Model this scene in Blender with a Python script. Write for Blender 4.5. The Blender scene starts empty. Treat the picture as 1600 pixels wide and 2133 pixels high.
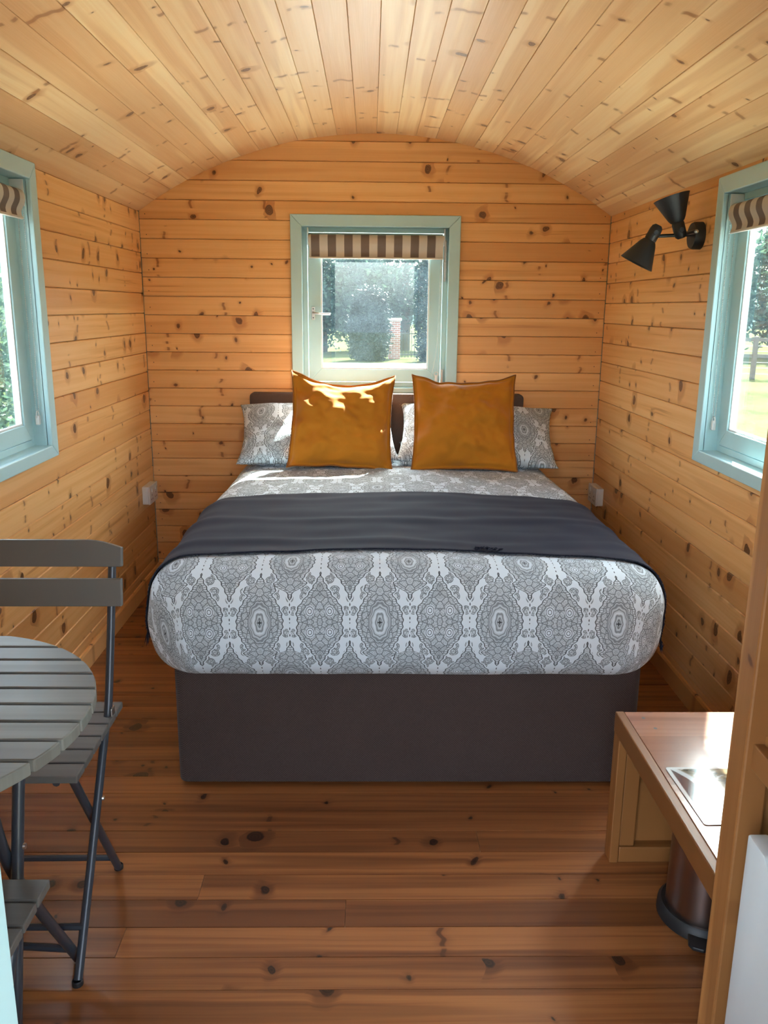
import bpy, bmesh, math, random
from mathutils import Vector, Matrix, noise as mnoise
random.seed(7)
scene = bpy.context.scene
COL = scene.collection

# ------------------------------------------------------------------ camera, sky, sun, exposure
cam_data = bpy.data.cameras.new('camera')
cam_data.sensor_fit = 'HORIZONTAL'
cam_data.sensor_width = 36.0
cam_data.lens = 1743.0 / 1600.0 * 36.0
cam_data.clip_start = 0.02
cam_data.clip_end = 400
cam = bpy.data.objects.new('camera', cam_data)
COL.objects.link(cam)
_p, _y, _r, CAM_H = 0.2392, 0.0180, 0.0096, 1.3776
_f = Vector((math.sin(_y) * math.cos(_p), math.cos(_y) * math.cos(_p), -math.sin(_p)))
_rt = Vector((math.cos(_y), -math.sin(_y), 0))
_up = _rt.cross(_f)
_r2 = _rt * math.cos(_r) + _up * math.sin(_r)
_u2 = -_rt * math.sin(_r) + _up * math.cos(_r)
cam.matrix_world = Matrix(((_r2.x, _u2.x, -_f.x, 0), (_r2.y, _u2.y, -_f.y, 0), (_r2.z, _u2.z, -_f.z, CAM_H), (0, 0, 0, 1)))
scene.camera = cam

SUN_DIR = Vector((0.262, 0.609, 0.749)).normalized()      # towards the sun
SKY_STRENGTH = 0.25
SUN_STRENGTH = 6.5
scene.view_settings.view_transform = 'Standard'
scene.view_settings.look = 'None'
scene.view_settings.gamma = 1.0
scene.view_settings.use_curve_mapping = False
scene.view_settings.exposure = 3.50

world = bpy.data.worlds.new('sky')
scene.world = world
world.use_nodes = True
wn = world.node_tree
wn.nodes.clear()
w_out = wn.nodes.new('ShaderNodeOutputWorld')
w_bg = wn.nodes.new('ShaderNodeBackground')
w_sky = wn.nodes.new('ShaderNodeTexSky')
w_sky.sky_type = 'NISHITA'
w_sky.sun_disc = False
w_sky.sun_elevation = math.asin(SUN_DIR.z)
w_sky.sun_rotation = math.atan2(SUN_DIR.x, SUN_DIR.y)
w_sky.air_density = 1.0
w_sky.dust_density = 3.0
w_sky.ozone_density = 1.0
w_hsv = wn.nodes.new('ShaderNodeHueSaturation')
w_hsv.inputs['Saturation'].default_value = 0.55
wn.links.new(w_sky.outputs[0], w_hsv.inputs['Color'])
wn.links.new(w_hsv.outputs[0], w_bg.inputs[0])
w_bg.inputs[1].default_value = SKY_STRENGTH
wn.links.new(w_bg.outputs[0], w_out.inputs[0])

sun_data = bpy.data.lights.new('sun', 'SUN')
sun_data.energy = SUN_STRENGTH
sun_data.angle = math.radians(0.6)
sun_data.color = (1.0, 0.95, 0.87)
sun = bpy.data.objects.new('sun', sun_data)
COL.objects.link(sun)
sun.rotation_euler = (-SUN_DIR).to_track_quat('-Z', 'Y').to_euler()
sun.location = SUN_DIR * 60

scene.cycles.max_bounces = 7
scene.cycles.diffuse_bounces = 4
scene.cycles.glossy_bounces = 3
scene.cycles.transmission_bounces = 2
scene.cycles.transparent_max_bounces = 8
scene.cycles.adaptive_threshold = 0.07
scene.cycles.caustics_reflective = False
scene.cycles.caustics_refractive = False

# ------------------------------------------------------------------ main measures (metres)
XL, XR, YB, YF = -1.10, 1.149, 4.201, 0.65       # inner faces of the hut
XC = (XL + XR) / 2
EAVE = 1.812
ARC_R = 1.965
ARC_ZC = 2.166 - ARC_R
GROUND = -0.55

# ------------------------------------------------------------------ material helpers
class S:
    """a float socket with arithmetic"""
    def __init__(self, nt, sock): self.nt, self.s = nt, sock
    def _m(self, op, *a, clamp=False):
        n = self.nt.nodes.new('ShaderNodeMath'); n.operation = op; n.use_clamp = clamp
        for i, v in enumerate((self,) + a):
            if isinstance(v, S): self.nt.links.new(v.s, n.inputs[i])
            else: n.inputs[i].default_value = v
        return S(self.nt, n.outputs[0])
    def __add__(self, o): return self._m('ADD', o)
    __radd__ = __add__
    def __sub__(self, o): return self._m('SUBTRACT', o)
    def __rsub__(self, o): return (self * -1.0) + o
    def __mul__(self, o): return self._m('MULTIPLY', o)
    __rmul__ = __mul__
    def __truediv__(self, o): return self._m('DIVIDE', o)
    def abs(self): return self._m('ABSOLUTE')
    def sin(self): return self._m('SINE')
    def cos(self): return self._m('COSINE')
    def sqrt(self): return self._m('SQRT')
    def floor(self): return self._m('FLOOR')
    def pow(self, e): return self._m('POWER', e)
    def min(self, o): return self._m('MINIMUM', o)
    def max(self, o): return self._m('MAXIMUM', o)
    def gt(self, o): return self._m('GREATER_THAN', o)
    def lt(self, o): return self._m('LESS_THAN', o)
    def mod(self, o): return self._m('FLOORED_MODULO', o)
    def step(self, a, b):            # smoothstep from a to b (a may exceed b)
        n = self.nt.nodes.new('ShaderNodeMapRange'); n.interpolation_type = 'SMOOTHSTEP'
        lo, hi, t0, t1 = (a, b, 0.0, 1.0) if a < b else (b, a, 1.0, 0.0)
        self.nt.links.new(self.s, n.inputs['Value'])
        n.inputs['From Min'].default_value = lo; n.inputs['From Max'].default_value = hi
        n.inputs['To Min'].default_value = t0; n.inputs['To Max'].default_value = t1
        return S(self.nt, n.outputs[0])

class Mat:
    def __init__(self, name, rough=0.5, spec=0.5, metal=0.0):
        self.m = bpy.data.materials.new(name); self.m.use_nodes = True
        self.nt = self.m.node_tree; self.nt.nodes.clear()
        self.out = self.nt.nodes.new('ShaderNodeOutputMaterial')
        self.b = self.nt.nodes.new('ShaderNodeBsdfPrincipled')
        self.nt.links.new(self.b.outputs[0], self.out.inputs[0])
        self.b.inputs['Roughness'].default_value = rough
        self.b.inputs['Specular IOR Level'].default_value = spec
        self.b.inputs['Metallic'].default_value = metal
    def node(self, t, **kw):
        n = self.nt.nodes.new(t)
        for k, v in kw.items(): setattr(n, k, v)
        return n
    def coords(self, which='Object'):
        tc = self.node('ShaderNodeTexCoord')
        sp = self.node('ShaderNodeSeparateXYZ')
        self.nt.links.new(tc.outputs[which], sp.inputs[0])
        return [S(self.nt, sp.outputs[i]) for i in range(3)]
    def rand(self):
        return S(self.nt, self.node('ShaderNodeObjectInfo').outputs['Random'])
    def vec(self, x, y, z=0.0):
        c = self.node('ShaderNodeCombineXYZ')
        for i, v in enumerate((x, y, z)):
            if isinstance(v, S): self.nt.links.new(v.s, c.inputs[i])
            else: c.inputs[i].default_value = v
        return c.outputs[0]
    def noise(self, v, scale=1.0, detail=2.0, rough=0.5, dist=0.0):
        n = self.node('ShaderNodeTexNoise')
        self.nt.links.new(v, n.inputs['Vector'])
        n.inputs['Scale'].default_value = scale; n.inputs['Detail'].default_value = detail
        n.inputs['Roughness'].default_value = rough; n.inputs['Distortion'].default_value = dist
        return S(self.nt, n.outputs[0])
    def voronoi(self, v, scale=1.0, feature='F1', dim='2D', rand=1.0):
        n = self.node('ShaderNodeTexVoronoi', feature=feature, voronoi_dimensions=dim)
        self.nt.links.new(v, n.inputs['Vector'])
        n.inputs['Scale'].default_value = scale
        n.inputs['Randomness'].default_value = rand
        d = S(self.nt, n.outputs['Distance'])
        if feature == 'DISTANCE_TO_EDGE': return d
        sp = self.node('ShaderNodeSeparateColor')
        self.nt.links.new(n.outputs['Color'], sp.inputs[0])
        return d, [S(self.nt, sp.outputs[i]) for i in range(3)]
    def mix(self, fac, a, b, mode='MIX'):
        n = self.node('ShaderNodeMix', data_type='RGBA', blend_type=mode)
        ins = [n.inputs[0], n.inputs[6], n.inputs[7]]
        for i, v in zip(ins, (fac, a, b)):
            if isinstance(v, S): self.nt.links.new(v.s, i)
            elif isinstance(v, bpy.types.NodeSocket): self.nt.links.new(v, i)
            elif isinstance(v, (tuple, list)): i.default_value = (*v, 1.0)
            else: i.default_value = v
        return n.outputs[2]
    def set(self, inp, v):
        i = self.b.inputs[inp]
        if isinstance(v, S): self.nt.links.new(v.s, i)
        elif isinstance(v, bpy.types.NodeSocket): self.nt.links.new(v, i)
        elif isinstance(v, (tuple, list)): i.default_value = (*v, 1.0)
        else: i.default_value = v
        return self
    def bump(self, h, strength=0.3, dist=0.002):
        n = self.node('ShaderNodeBump')
        n.inputs['Strength'].default_value = strength; n.inputs['Distance'].default_value = dist
        self.nt.links.new(h.s, n.inputs['Height'])
        self.nt.links.new(n.outputs[0], self.b.inputs['Normal'])
        return self

def plain(name, col, rough=0.5, spec=0.5, metal=0.0, var=0.06, scale=30.0):
    m = Mat(name, rough, spec, metal)
    x, y, z = m.coords()
    n = m.noise(m.vec(x, y, z), scale, 3.0)
    a = tuple(c * (1 - var) for c in col); b = tuple(min(1, c * (1 + var)) for c in col)
    m.set('Base Color', m.mix(n, a, b))
    return m.m

def pine(name, light, mid, dark, knot=(0.10, 0.035, 0.012), rough=0.42, spec=0.4, knots=0.32, strokes=0.5,
         streak=0.5, tone=0.5, coat=0.0, knot_size=1.0, lines=0.3, heart=None, sw=0.0085, sf=34.0, sfreq=2.9):
    """pine board: length along local X, width along local Y"""
    m = Mat(name, rough, spec)
    x, y, z = m.coords()
    r = m.rand()
    r2 = (r * 91.7).mod(1.0)
    ox = x + r * 53.0
    oy = y + r2 * 37.0
    # knots
    kx = m.noise(m.vec(ox, oy), 14.0, 1.0)
    kn_d, kn_c = m.voronoi(m.vec(ox + (kx - 0.5) * 0.05, oy * 0.78 + (kx - 0.5) * 0.03), 11.0)
    kd = kn_d / 11.0                                             # metres
    kr = (kn_c[1] * kn_c[1] * kn_c[1] * 0.014 + 0.0045) * knot_size
    exists = kn_c[0].lt(knots)
    wob = m.noise(m.vec(ox, oy), 160.0, 1.0) * 0.004
    kmask = ((kr - kd) + (wob - 0.002)).step(-0.001, 0.0025) * exists
    halo = ((kr * 2.6) - kd).step(-0.004, 0.018) * exists
    # grain bending round the knots
    w1 = m.noise(m.vec(ox * 1.6, oy * 9.0), 1.0, 2.0)
    bend = halo * 0.010
    gy = oy + (w1 - 0.5) * 0.018 + bend
    rings = m.noise(m.vec(ox * 0.9, gy * 46.0), 1.0, 3.0, 0.6)
    fine = m.noise(m.vec(ox * 4.0, gy * 300.0), 1.0, 2.0)
    band = m.noise(m.vec(ox * 0.45, gy * 11.0, r * 9.0), 1.0, 2.0, 0.6)
    strk = band.step(0.60 - 0.16 * streak, 0.66 - 0.14 * streak)
    ring_l = rings.step(0.40, 0.64)
    ring_d = rings.step(0.63, 0.70)                              # thin dark late-wood lines
    col = m.mix(ring_l * 0.75, light, mid)
    col = m.mix(ring_d * lines, col, dark)
    col = m.mix(strk * (0.25 + 0.45 * streak), col, heart or dark)
    tn = ((r * 7.31).mod(1.0)).pow(2.2) * tone
    col = m.mix(tn, col, heart or dark)
    col = m.mix((fine - 0.42) * 0.8, col, mid)
    # knot whorls: short strokes across the board
    if strokes > 0:
        sx = ox + (m.noise(m.vec(ox * 3.0, oy * 22.0), 1.0, 1.0) - 0.5) * 0.060
        ph = (sx * sfreq).mod(1.0)
        idx = (sx * sfreq).floor()
        hsh = ((idx * 12.9898 + r * 78.2).sin() * 437.58).mod(1.0)
        d1 = (ph - 0.2 - hsh * 0.6).abs() / sfreq
        gate = m.noise(m.vec(idx * 3.7, oy * sf), 1.0, 1.0).step(0.47, 0.56)
        st = d1.step(sw, sw * 0.35) * gate * hsh.gt(1.0 - strokes)
        col = m.mix(st * 0.8, col, tuple(0.6 * a + 0.4 * b for a, b in zip(knot, dark)))
        col = m.mix(d1.step(0.03, 0.0) * gate * hsh.gt(1.0 - strokes) * 0.35, col, dark)
    col = m.mix(halo * 0.55, col, dark)
    ring_k = ((kd * 900.0).sin() * 0.3 + 0.7)
    col = m.mix(kmask * (0.62 + 0.33 * ring_k), col, knot)
    m.set('Base Color', col)
    m.set('Roughness', rings * 0.14 + (rough - 0.07))
    if coat:
        m.set('Coat Weight', coat); m.set('Coat Roughness', 0.16)
    return m.m

# ------------------------------------------------------------------ geometry helpers
ORIGIN = {}
class MB:
    def __init__(self): self.v, self.f, self.uv = [], [], None
    def add(self, verts, faces):
        k = len(self.v); self.v += [tuple(p) for p in verts]; self.f += [tuple(i + k for i in q) for q in faces]; return self
    def box(self, lo, hi):
        (a, b, c), (d, e, g) = lo, hi
        return self.add([(a, b, c), (d, b, c), (d, e, c), (a, e, c), (a, b, g), (d, b, g), (d, e, g), (a, e, g)],
                        [(0, 3, 2, 1), (4, 5, 6, 7), (0, 1, 5, 4), (1, 2, 6, 5), (2, 3, 7, 6), (3, 0, 4, 7)])
    def prism(self, poly, a, b, axis):
        """poly of 2-D points pushed from a to b along axis (x: (y,z); y: (x,z); z: (x,y))"""
        n = len(poly)
        def p3(q, t): return {'x': (t, q[0], q[1]), 'y': (q[0], t, q[1]), 'z': (q[0], q[1], t)}[axis]
        v = [p3(q, a) for q in poly] + [p3(q, b) for q in poly]
        f = [tuple(range(n))[::-1], tuple(range(n, 2 * n))] + [(i, (i + 1) % n, (i + 1) % n + n, i + n) for i in range(n)]
        return self.add(v, f)
    def tube(self, pts, r, n=10, closed=False, caps=True):
        pts = [Vector(p) for p in pts]; m = len(pts); rings = []
        rr = r if isinstance(r, (list, tuple)) else [r] * m
        ref = None
        for i, p in enumerate(pts):
            if closed: t = (pts[(i + 1) % m] - pts[i - 1])
            else: t = pts[min(i + 1, m - 1)] - pts[max(i - 1, 0)]
            t.normalize()
            if ref is None:
                ref = Vector((0, 0, 1)) if abs(t.z) < 0.9 else Vector((1, 0, 0))
            s = t.cross(ref).normalized(); u = s.cross(t).normalized(); ref = u
            rings.append([p + (s * math.cos(2 * math.pi * k / n) + u * math.sin(2 * math.pi * k / n)) * rr[i] for k in range(n)])
        base = len(self.v)
        for q in rings: self.v += [tuple(p) for p in q]
        for i in range(m if closed else m - 1):
            a, b = base + i * n, base + ((i + 1) % m) * n
            self.f += [(a + k, a + (k + 1) % n, b + (k + 1) % n, b + k) for k in range(n)]
        if caps and not closed:
            self.f.append(tuple(base + k for k in range(n))[::-1]); self.f.append(tuple(base + (m - 1) * n + k for k in range(n)))
        return self
    def lathe(self, prof, origin, axis, n=24):
        """prof: (radius, height) pairs along axis vector"""
        ax = Vector(axis).normalized(); o = Vector(origin)
        s = ax.orthogonal().normalized(); u = ax.cross(s)
        base = len(self.v)
        for (r, h) in prof:
            for k in range(n):
                a = 2 * math.pi * k / n
                self.v.append(tuple(o + ax * h + (s * math.cos(a) + u * math.sin(a)) * max(r, 1e-5)))
        for i in range(len(prof) - 1):
            a, b = base + i * n, base + (i + 1) * n
            self.f += [(a + k, a + (k + 1) % n, b + (k + 1) % n, b + k) for k in range(n)]
        return self
    def build(self, name, mat, parent=None, smooth=False, bevel=0.0, seg=2, base=None, recalc=True, sub=0):
        o = Vector(ORIGIN.get(parent.name, (0, 0, 0))) if parent else Vector(base or (0, 0, 0))
        me = bpy.data.meshes.new(name)
        me.from_pydata([tuple(Vector(p) - o) for p in self.v], [], self.f)
        if recalc or bevel:
            bm = bmesh.new(); bm.from_mesh(me)
            if recalc: bmesh.ops.recalc_face_normals(bm, faces=bm.faces)
            if bevel:
                ed = [e for e in bm.edges if len(e.link_faces) == 2 and e.calc_face_angle(0) > 0.6]
                bmesh.ops.bevel(bm, geom=ed, offset=bevel, segments=seg, profile=0.5, affect='EDGES', clamp_overlap=True)
            bm.to_mesh(me); bm.free()
        if smooth:
            me.polygons.foreach_set('use_smooth', [True] * len(me.polygons))
            if smooth != 'all': me.set_sharp_from_angle(angle=math.radians(40))
        me.materials.append(mat)
        ob = bpy.data.objects.new(name, me); COL.objects.link(ob)
        if parent: ob.parent = parent
        else: ob.location = o
        ORIGIN[ob.name] = tuple(o)
        return ob

def tag(o, label=None, cat=None, group=None, kind=None):
    if label: o['label'] = label
    if cat: o['category'] = cat
    if group: o['group'] = group
    if kind: o['kind'] = kind
    return o
def thing(name, loc, label, cat, group=None, kind=None):
    o = bpy.data.objects.new(name, None); COL.objects.link(o); o.location = loc; o.empty_display_size = 0.1
    ORIGIN[o.name] = tuple(loc)
    return tag(o, label, cat, group, kind)
def copy_tree(o, parent=None):
    c = o.copy(); COL.objects.link(c); c.parent = parent; ORIGIN[c.name] = ORIGIN.get(o.name, (0, 0, 0))
    for ch in [q for q in list(COL.objects) if q.parent == o]: copy_tree(ch, c)
    return c
def smooth_path(pts, k=6):
    """Catmull-Rom through the points"""
    P = [Vector(p) for p in pts]; out = []
    for i in range(len(P) - 1):
        a, b, c, d = P[max(i - 1, 0)], P[i], P[i + 1], P[min(i + 2, len(P) - 1)]
        for j in range(k):
            t = j / k
            out.append(0.5 * ((2 * b) + (c - a) * t + (2 * a - 5 * b + 4 * c - d) * t * t + (3 * b - a - 3 * c + d) * t ** 3))
    out.append(P[-1]); return out

# ------------------------------------------------------------------ materials
M = {}
M['wall'] = pine('pine_wall', (0.89, 0.510, 0.208), (0.80, 0.405, 0.135), (0.46, 0.165, 0.042), rough=0.40, knots=0.36, knot_size=1.15, strokes=0.40, streak=0.40, tone=0.72, lines=0.60, heart=(0.64, 0.28, 0.082))
M['ceil'] = pine('pine_ceiling', (0.92, 0.66, 0.36), (0.87, 0.565, 0.275), (0.50, 0.21, 0.07), knot=(0.15, 0.055, 0.020), rough=0.42, knots=0.16, strokes=0.62, streak=0.80, tone=0.85, knot_size=0.9, lines=0.14, heart=(0.66, 0.335, 0.140), sw=0.013, sf=24.0, sfreq=2.1)
M['floor'] = pine('pine_floor', (0.37, 0.143, 0.046), (0.205, 0.067, 0.021), (0.085, 0.025, 0.009), knot=(0.014, 0.007, 0.005), rough=0.34, spec=0.5, knots=0.26, strokes=0.10, streak=0.55, tone=0.55, coat=0.12, lines=0.60, knot_size=1.1)
M['bench'] = pine('pine_bench', (0.27, 0.110, 0.031), (0.21, 0.082, 0.022), (0.115, 0.042, 0.012), rough=0.42, knots=0.10, strokes=0.1, streak=0.6, tone=0.2)
M['post'] = pine('pine_post', (0.50, 0.240, 0.080), (0.38, 0.160, 0.046), (0.18, 0.064, 0.018), rough=0.45, knots=0.14, strokes=0.1, streak=0.9, tone=0.1)
M['ply'] = pine('bench_plywood', (0.34, 0.16, 0.10), (0.27, 0.115, 0.07), (0.17, 0.06, 0.035), rough=0.22, spec=0.6, knots=0.03, strokes=0.0, streak=0.8, tone=0.1, coat=0.6)
M['teal'] = plain('pale_teal_paint', (0.46, 0.68, 0.715), 0.38, 0.5, var=0.03, scale=14)
M['white_plastic'] = plain('white_plastic', (0.72, 0.72, 0.70), 0.35, var=0.02)
M['chrome'] = plain('brushed_steel', (0.55, 0.54, 0.52), 0.28, metal=1.0, var=0.05)
M['black'] = plain('matt_black_metal', (0.012, 0.012, 0.013), 0.5, 0.45, var=0.1)
M['dark_tube'] = plain('dark_grey_tube', (0.030, 0.036, 0.046), 0.34, 0.5, var=0.08)
M['slat'] = pine('grey_brown_slat', (0.115, 0.108, 0.098), (0.098, 0.09, 0.082), (0.075, 0.07, 0.063), knot=(0.07, 0.065, 0.06), rough=0.5, knots=0.0, strokes=0.0, streak=0.4, tone=0.15)
M['slat_table'] = pine('grey_green_slat', (0.17, 0.175, 0.155), (0.145, 0.145, 0.128), (0.105, 0.10, 0.088), knot=(0.09, 0.09, 0.08), rough=0.48, knots=0.0, strokes=0.0, streak=0.8, tone=0.2)  # lighter than the chair slats: light on the top put into the colour
M['fridge'] = plain('white_enamel', (0.62, 0.68, 0.72), 0.3, 0.5, var=0.02)
M['outer'] = plain('outer_cladding', (0.25, 0.33, 0.31), 0.6, var=0.08)

def fabric_weave(name, a, b, scale, rough=0.9, bump=0.5):
    m = Mat(name, rough, 0.15)
    x, y, z = m.coords()
    wx = ((x + y) * scale).sin(); wz = ((z + y * 0.5) * scale).sin()
    w = (wx * wz) * 0.5 + 0.5
    n = m.noise(m.vec(x, y, z), 260.0, 2.0)
    big = m.noise(m.vec(x, y, z), 6.0, 2.0)
    m.set('Base Color', m.mix(w * 0.55 + n * 0.35 + big * 0.1, a, b))
    m.set('Sheen Weight', 0.08)
    m.bump(w + n * 0.5, bump, 0.0015)
    return m.m
M['divan'] = fabric_weave('brown_tweed', (0.017, 0.011, 0.010), (0.090, 0.063, 0.056), 900.0)
M['headboard'] = fabric_weave('brown_tweed_headboard', (0.045, 0.028, 0.023), (0.17, 0.115, 0.095), 900.0)

def linen(name, col, var=0.12, rough=0.85, sheen=0.3, fine=900.0):
    m = Mat(name, rough, 0.2)
    x, y, z = m.coords()
    n1 = m.noise(m.vec(x * 3.0, y, z), fine * 0.3, 2.0); n2 = m.noise(m.vec(x, y * 3.0, z * 3.0), fine * 0.3, 2.0)
    big = m.noise(m.vec(x, y, z), 5.0, 3.0)
    t = n1 * 0.35 + n2 * 0.35 + big * 0.3
    m.set('Base Color', m.mix(t, tuple(c * (1 - var) for c in col), tuple(c * (1 + var) for c in col)))
    m.set('Sheen Weight', sheen); m.set('Sheen Roughness', 0.4)
    m.bump(n1 + n2, 0.15, 0.001)
    return m.m
M['mustard'] = linen('mustard_linen', (0.43, 0.150, 0.008))
M['mustard_piping'] = linen('mustard_piping', (0.26, 0.085, 0.010))
M['navy'] = linen('navy_throw', (0.0115, 0.0125, 0.0245), var=0.3, sheen=0.05)

def damask(name):
    m = Mat(name, 0.8, 0.2)
    u, v, _ = m.coords('UV')
    CW, H, HH = 0.163, 0.195, 0.148
    def cell(du, dv, par):
        uu = u + du; vv = v + dv
        i = (uu / CW + 0.5).floor()
        lx = (uu - i * CW).abs()
        j = (vv / (2 * H) + 0.5).floor()
        ly = vv - j * (2 * H)
        odd = ((i + par) * 0.5).mod(1.0).gt(0.25)
        w = (((ly.abs() / HH).min(1.0) * math.pi).cos() * 0.5 + 0.5).pow(0.85) * (0.064 - 0.005 * odd)
        waist = (ly.abs() - 0.036).abs().step(0.045, 0.0) * odd * 0.010
        scal = ((ly * 330.0).sin() * 0.0016)
        neck = (ly.abs() - 0.094).abs().step(0.020, 0.004) * (1.0 - odd) * 0.020       # scrolled shoulders of the medallion
        return lx, ly, (w + waist + scal + neck) - lx, odd
    a = cell(0.0, 0.0, 0.0); b = cell(CW / 2, H, 1.0)
    ink = None; sds = []
    for (lx, ly, sd, odd) in (a, b):
        al = ly.abs()
        inside = sd.step(-0.0005, 0.0005)
        outl = (sd - 0.0014).abs().step(0.0017, 0.0009)
        inner = (sd - 0.0125).abs().step(0.0014, 0.0008)
        pale = (sd - 0.0070).abs().step(0.0036, 0.0026)                        # pale dotted border band
        dots = ((al * 1050.0).sin() * 0.5 + 0.5).step(0.45, 0.75) * pale
        cen = (lx * lx * 2.1 + ly * ly * 0.62).sqrt()                          # medallion distance
        dia = lx * 1.25 + al * 0.72
        lobes = cen + ((al * 190.0).sin() * (lx * 210.0).sin()) * 0.0028
        rings = (lobes * 820.0).sin() * 0.5 + 0.5
        med = lobes.step(0.047, 0.044)
        rimm = (lobes - 0.0455).abs().step(0.0020, 0.0010)
        white = (lobes - 0.0240).abs().step(0.0032, 0.0020)
        cross = (lx * al).step(0.000010, 0.000004) * cen.step(0.012, 0.010)
        lace = m.voronoi(m.vec(lx + odd * 3.1, al + odd * 1.7), 64.0, 'DISTANCE_TO_EDGE').step(0.085, 0.045)
        f2, c2 = m.voronoi(m.vec(lx * 1.2 + 7.0, al), 105.0)
        dotsf = (f2 * 13.0).sin() * 0.5 + 0.5
        fan = ((al - 0.070) / (lx + 0.004))._m('ARCTANGENT')
        fanl = ((fan * 26.0).sin() * 0.5 + 0.5).step(0.25, 0.75) * al.step(0.062, 0.066)
        d_med = med * (rings * 0.55 + 0.22) * (1.0 - odd)
        d_lace = lace.max(dotsf * 0.55).max(fanl * 0.6 * odd)
        det = d_lace * 0.66 + 0.20
        det = det * (1.0 - med * (1.0 - odd)) + d_med
        det = det.max(rimm * 0.85 * (1.0 - odd)).max(inner * 0.8)
        det = det * (1.0 - white * 0.85 * (1.0 - odd))
        det = det.max(cross * (1.0 - odd))
        # eye-shaped pale curls inside the second motif
        ex, ey = lx - 0.027, al - 0.030
        er = (ex * ex * 1.5 + ey * ey).sqrt()
        curl = er.step(0.0165, 0.0150); curl_l = ((er - 0.0125).abs().step(0.0016, 0.0008)).max((er - 0.006).abs().step(0.0016, 0.0008))
        det = det * (1.0 - curl * odd) + curl * odd * (curl_l * 0.85)
        det = det * (1.0 - pale * 0.80) + dots * 0.55
        g = (inside * det).max(outl)
        ink = g if ink is None else (ink * (1.0 - inside) + g)
        sds.append(sd)
    free = sds[0].max(sds[1])                                                  # > 0 inside any motif
    lx, ly = a[0], a[1].abs()
    wobx = m.noise(m.vec(lx, ly), 60.0, 1.0) - 0.5
    f1, fc = m.voronoi(m.vec(lx + wobx * 0.006, ly + wobx * 0.006), 36.0)
    has = (fc[0]).gt(0.16)
    leaf = f1.step(0.46, 0.42) * has
    rim = (f1 - 0.42).abs().step(0.045, 0.02).max((f1 - 0.27).abs().step(0.04, 0.015)) * has
    veins = m.voronoi(m.vec(lx, ly + 2.0), 130.0, 'DISTANCE_TO_EDGE').step(0.13, 0.06)
    gapm = free.step(-0.0030, -0.0050)
    fill = (leaf * (veins * 0.55 + 0.22)).max(rim * 0.9) * gapm
    ink = ink.max(fill)
    fine = m.noise(m.vec(u, v), 700.0, 1.0)
    ink = ink * (0.82 + fine * 0.3)
    m.set('Base Color', m.mix(ink, (0.60, 0.680, 0.730), (0.034, 0.036, 0.039)))
    m.set('Sheen Weight', 0.1)
    return m.m
M['damask'] = damask('paisley_damask_cotton')

def striped(name, period, phase):
    m = Mat(name, 0.75, 0.2)
    x, y, z = m.coords('UV')
    s = ((x + phase) / period).mod(1.0)
    k = (s - 0.5).abs().step(0.258, 0.248)
    n = m.noise(m.vec(x * 40, y * 40), 20.0, 2.0)
    col = m.mix(k, (0.60, 0.55, 0.48), (0.155, 0.118, 0.102))
    m.set('Base Color', m.mix(n * 0.25, col, (0.35, 0.30, 0.26)))
    m.set('Transmission Weight', 0.0)
    return m.m
M['blind'] = striped('striped_blind_cloth', 0.0796, 0.010)

def window_glass(name):
    m = bpy.data.materials.new(name); m.use_nodes = True
    nt = m.node_tree; nt.nodes.clear()
    out = nt.nodes.new('ShaderNodeOutputMaterial')
    tr = nt.nodes.new('ShaderNodeBsdfTransparent'); tr.inputs[0].default_value = (0.90, 0.97, 0.97, 1)
    gl = nt.nodes.new('ShaderNodeBsdfGlossy'); gl.inputs['Roughness'].default_value = 0.01
    lw = nt.nodes.new('ShaderNodeLayerWeight'); lw.inputs[0].default_value = 0.5      # Schlick curve, the same from both sides
    pw = nt.nodes.new('ShaderNodeMath'); pw.operation = 'POWER'; pw.inputs[1].default_value = 5.0
    nt.links.new(lw.outputs['Facing'], pw.inputs[0])
    fr = nt.nodes.new('ShaderNodeMath'); fr.operation = 'MULTIPLY_ADD'; fr.inputs[1].default_value = 0.95; fr.inputs[2].default_value = 0.045
    nt.links.new(pw.outputs[0], fr.inputs[0])
    mx = nt.nodes.new('ShaderNodeMixShader')
    nt.links.new(fr.outputs[0], mx.inputs[0]); nt.links.new(tr.outputs[0], mx.inputs[1]); nt.links.new(gl.outputs[0], mx.inputs[2])
    # a film of dust that catches the sun
    df = nt.nodes.new('ShaderNodeBsdfTranslucent'); df.inputs[0].default_value = (0.45, 0.68, 0.85, 1)
    tc = nt.nodes.new('ShaderNodeTexCoord'); nz = nt.nodes.new('ShaderNodeTexNoise'); nz.inputs['Scale'].default_value = 9.0; nz.inputs['Detail'].default_value = 2.0
    nt.links.new(tc.outputs['Object'], nz.inputs['Vector'])
    mr = nt.nodes.new('ShaderNodeMapRange'); mr.inputs['From Min'].default_value = 0.3; mr.inputs['From Max'].default_value = 0.75
    mr.inputs['To Min'].default_value = 0.003; mr.inputs['To Max'].default_value = 0.009
    nt.links.new(nz.outputs[0], mr.inputs[0])
    m2 = nt.nodes.new('ShaderNodeMixShader')
    nt.links.new(mr.outputs[0], m2.inputs[0]); nt.links.new(mx.outputs[0], m2.inputs[1]); nt.links.new(df.outputs[0], m2.inputs[2])
    nt.links.new(m2.outputs[0], out.inputs[0])
    return m
M['glass'] = window_glass('dusty_window_glass')

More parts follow.
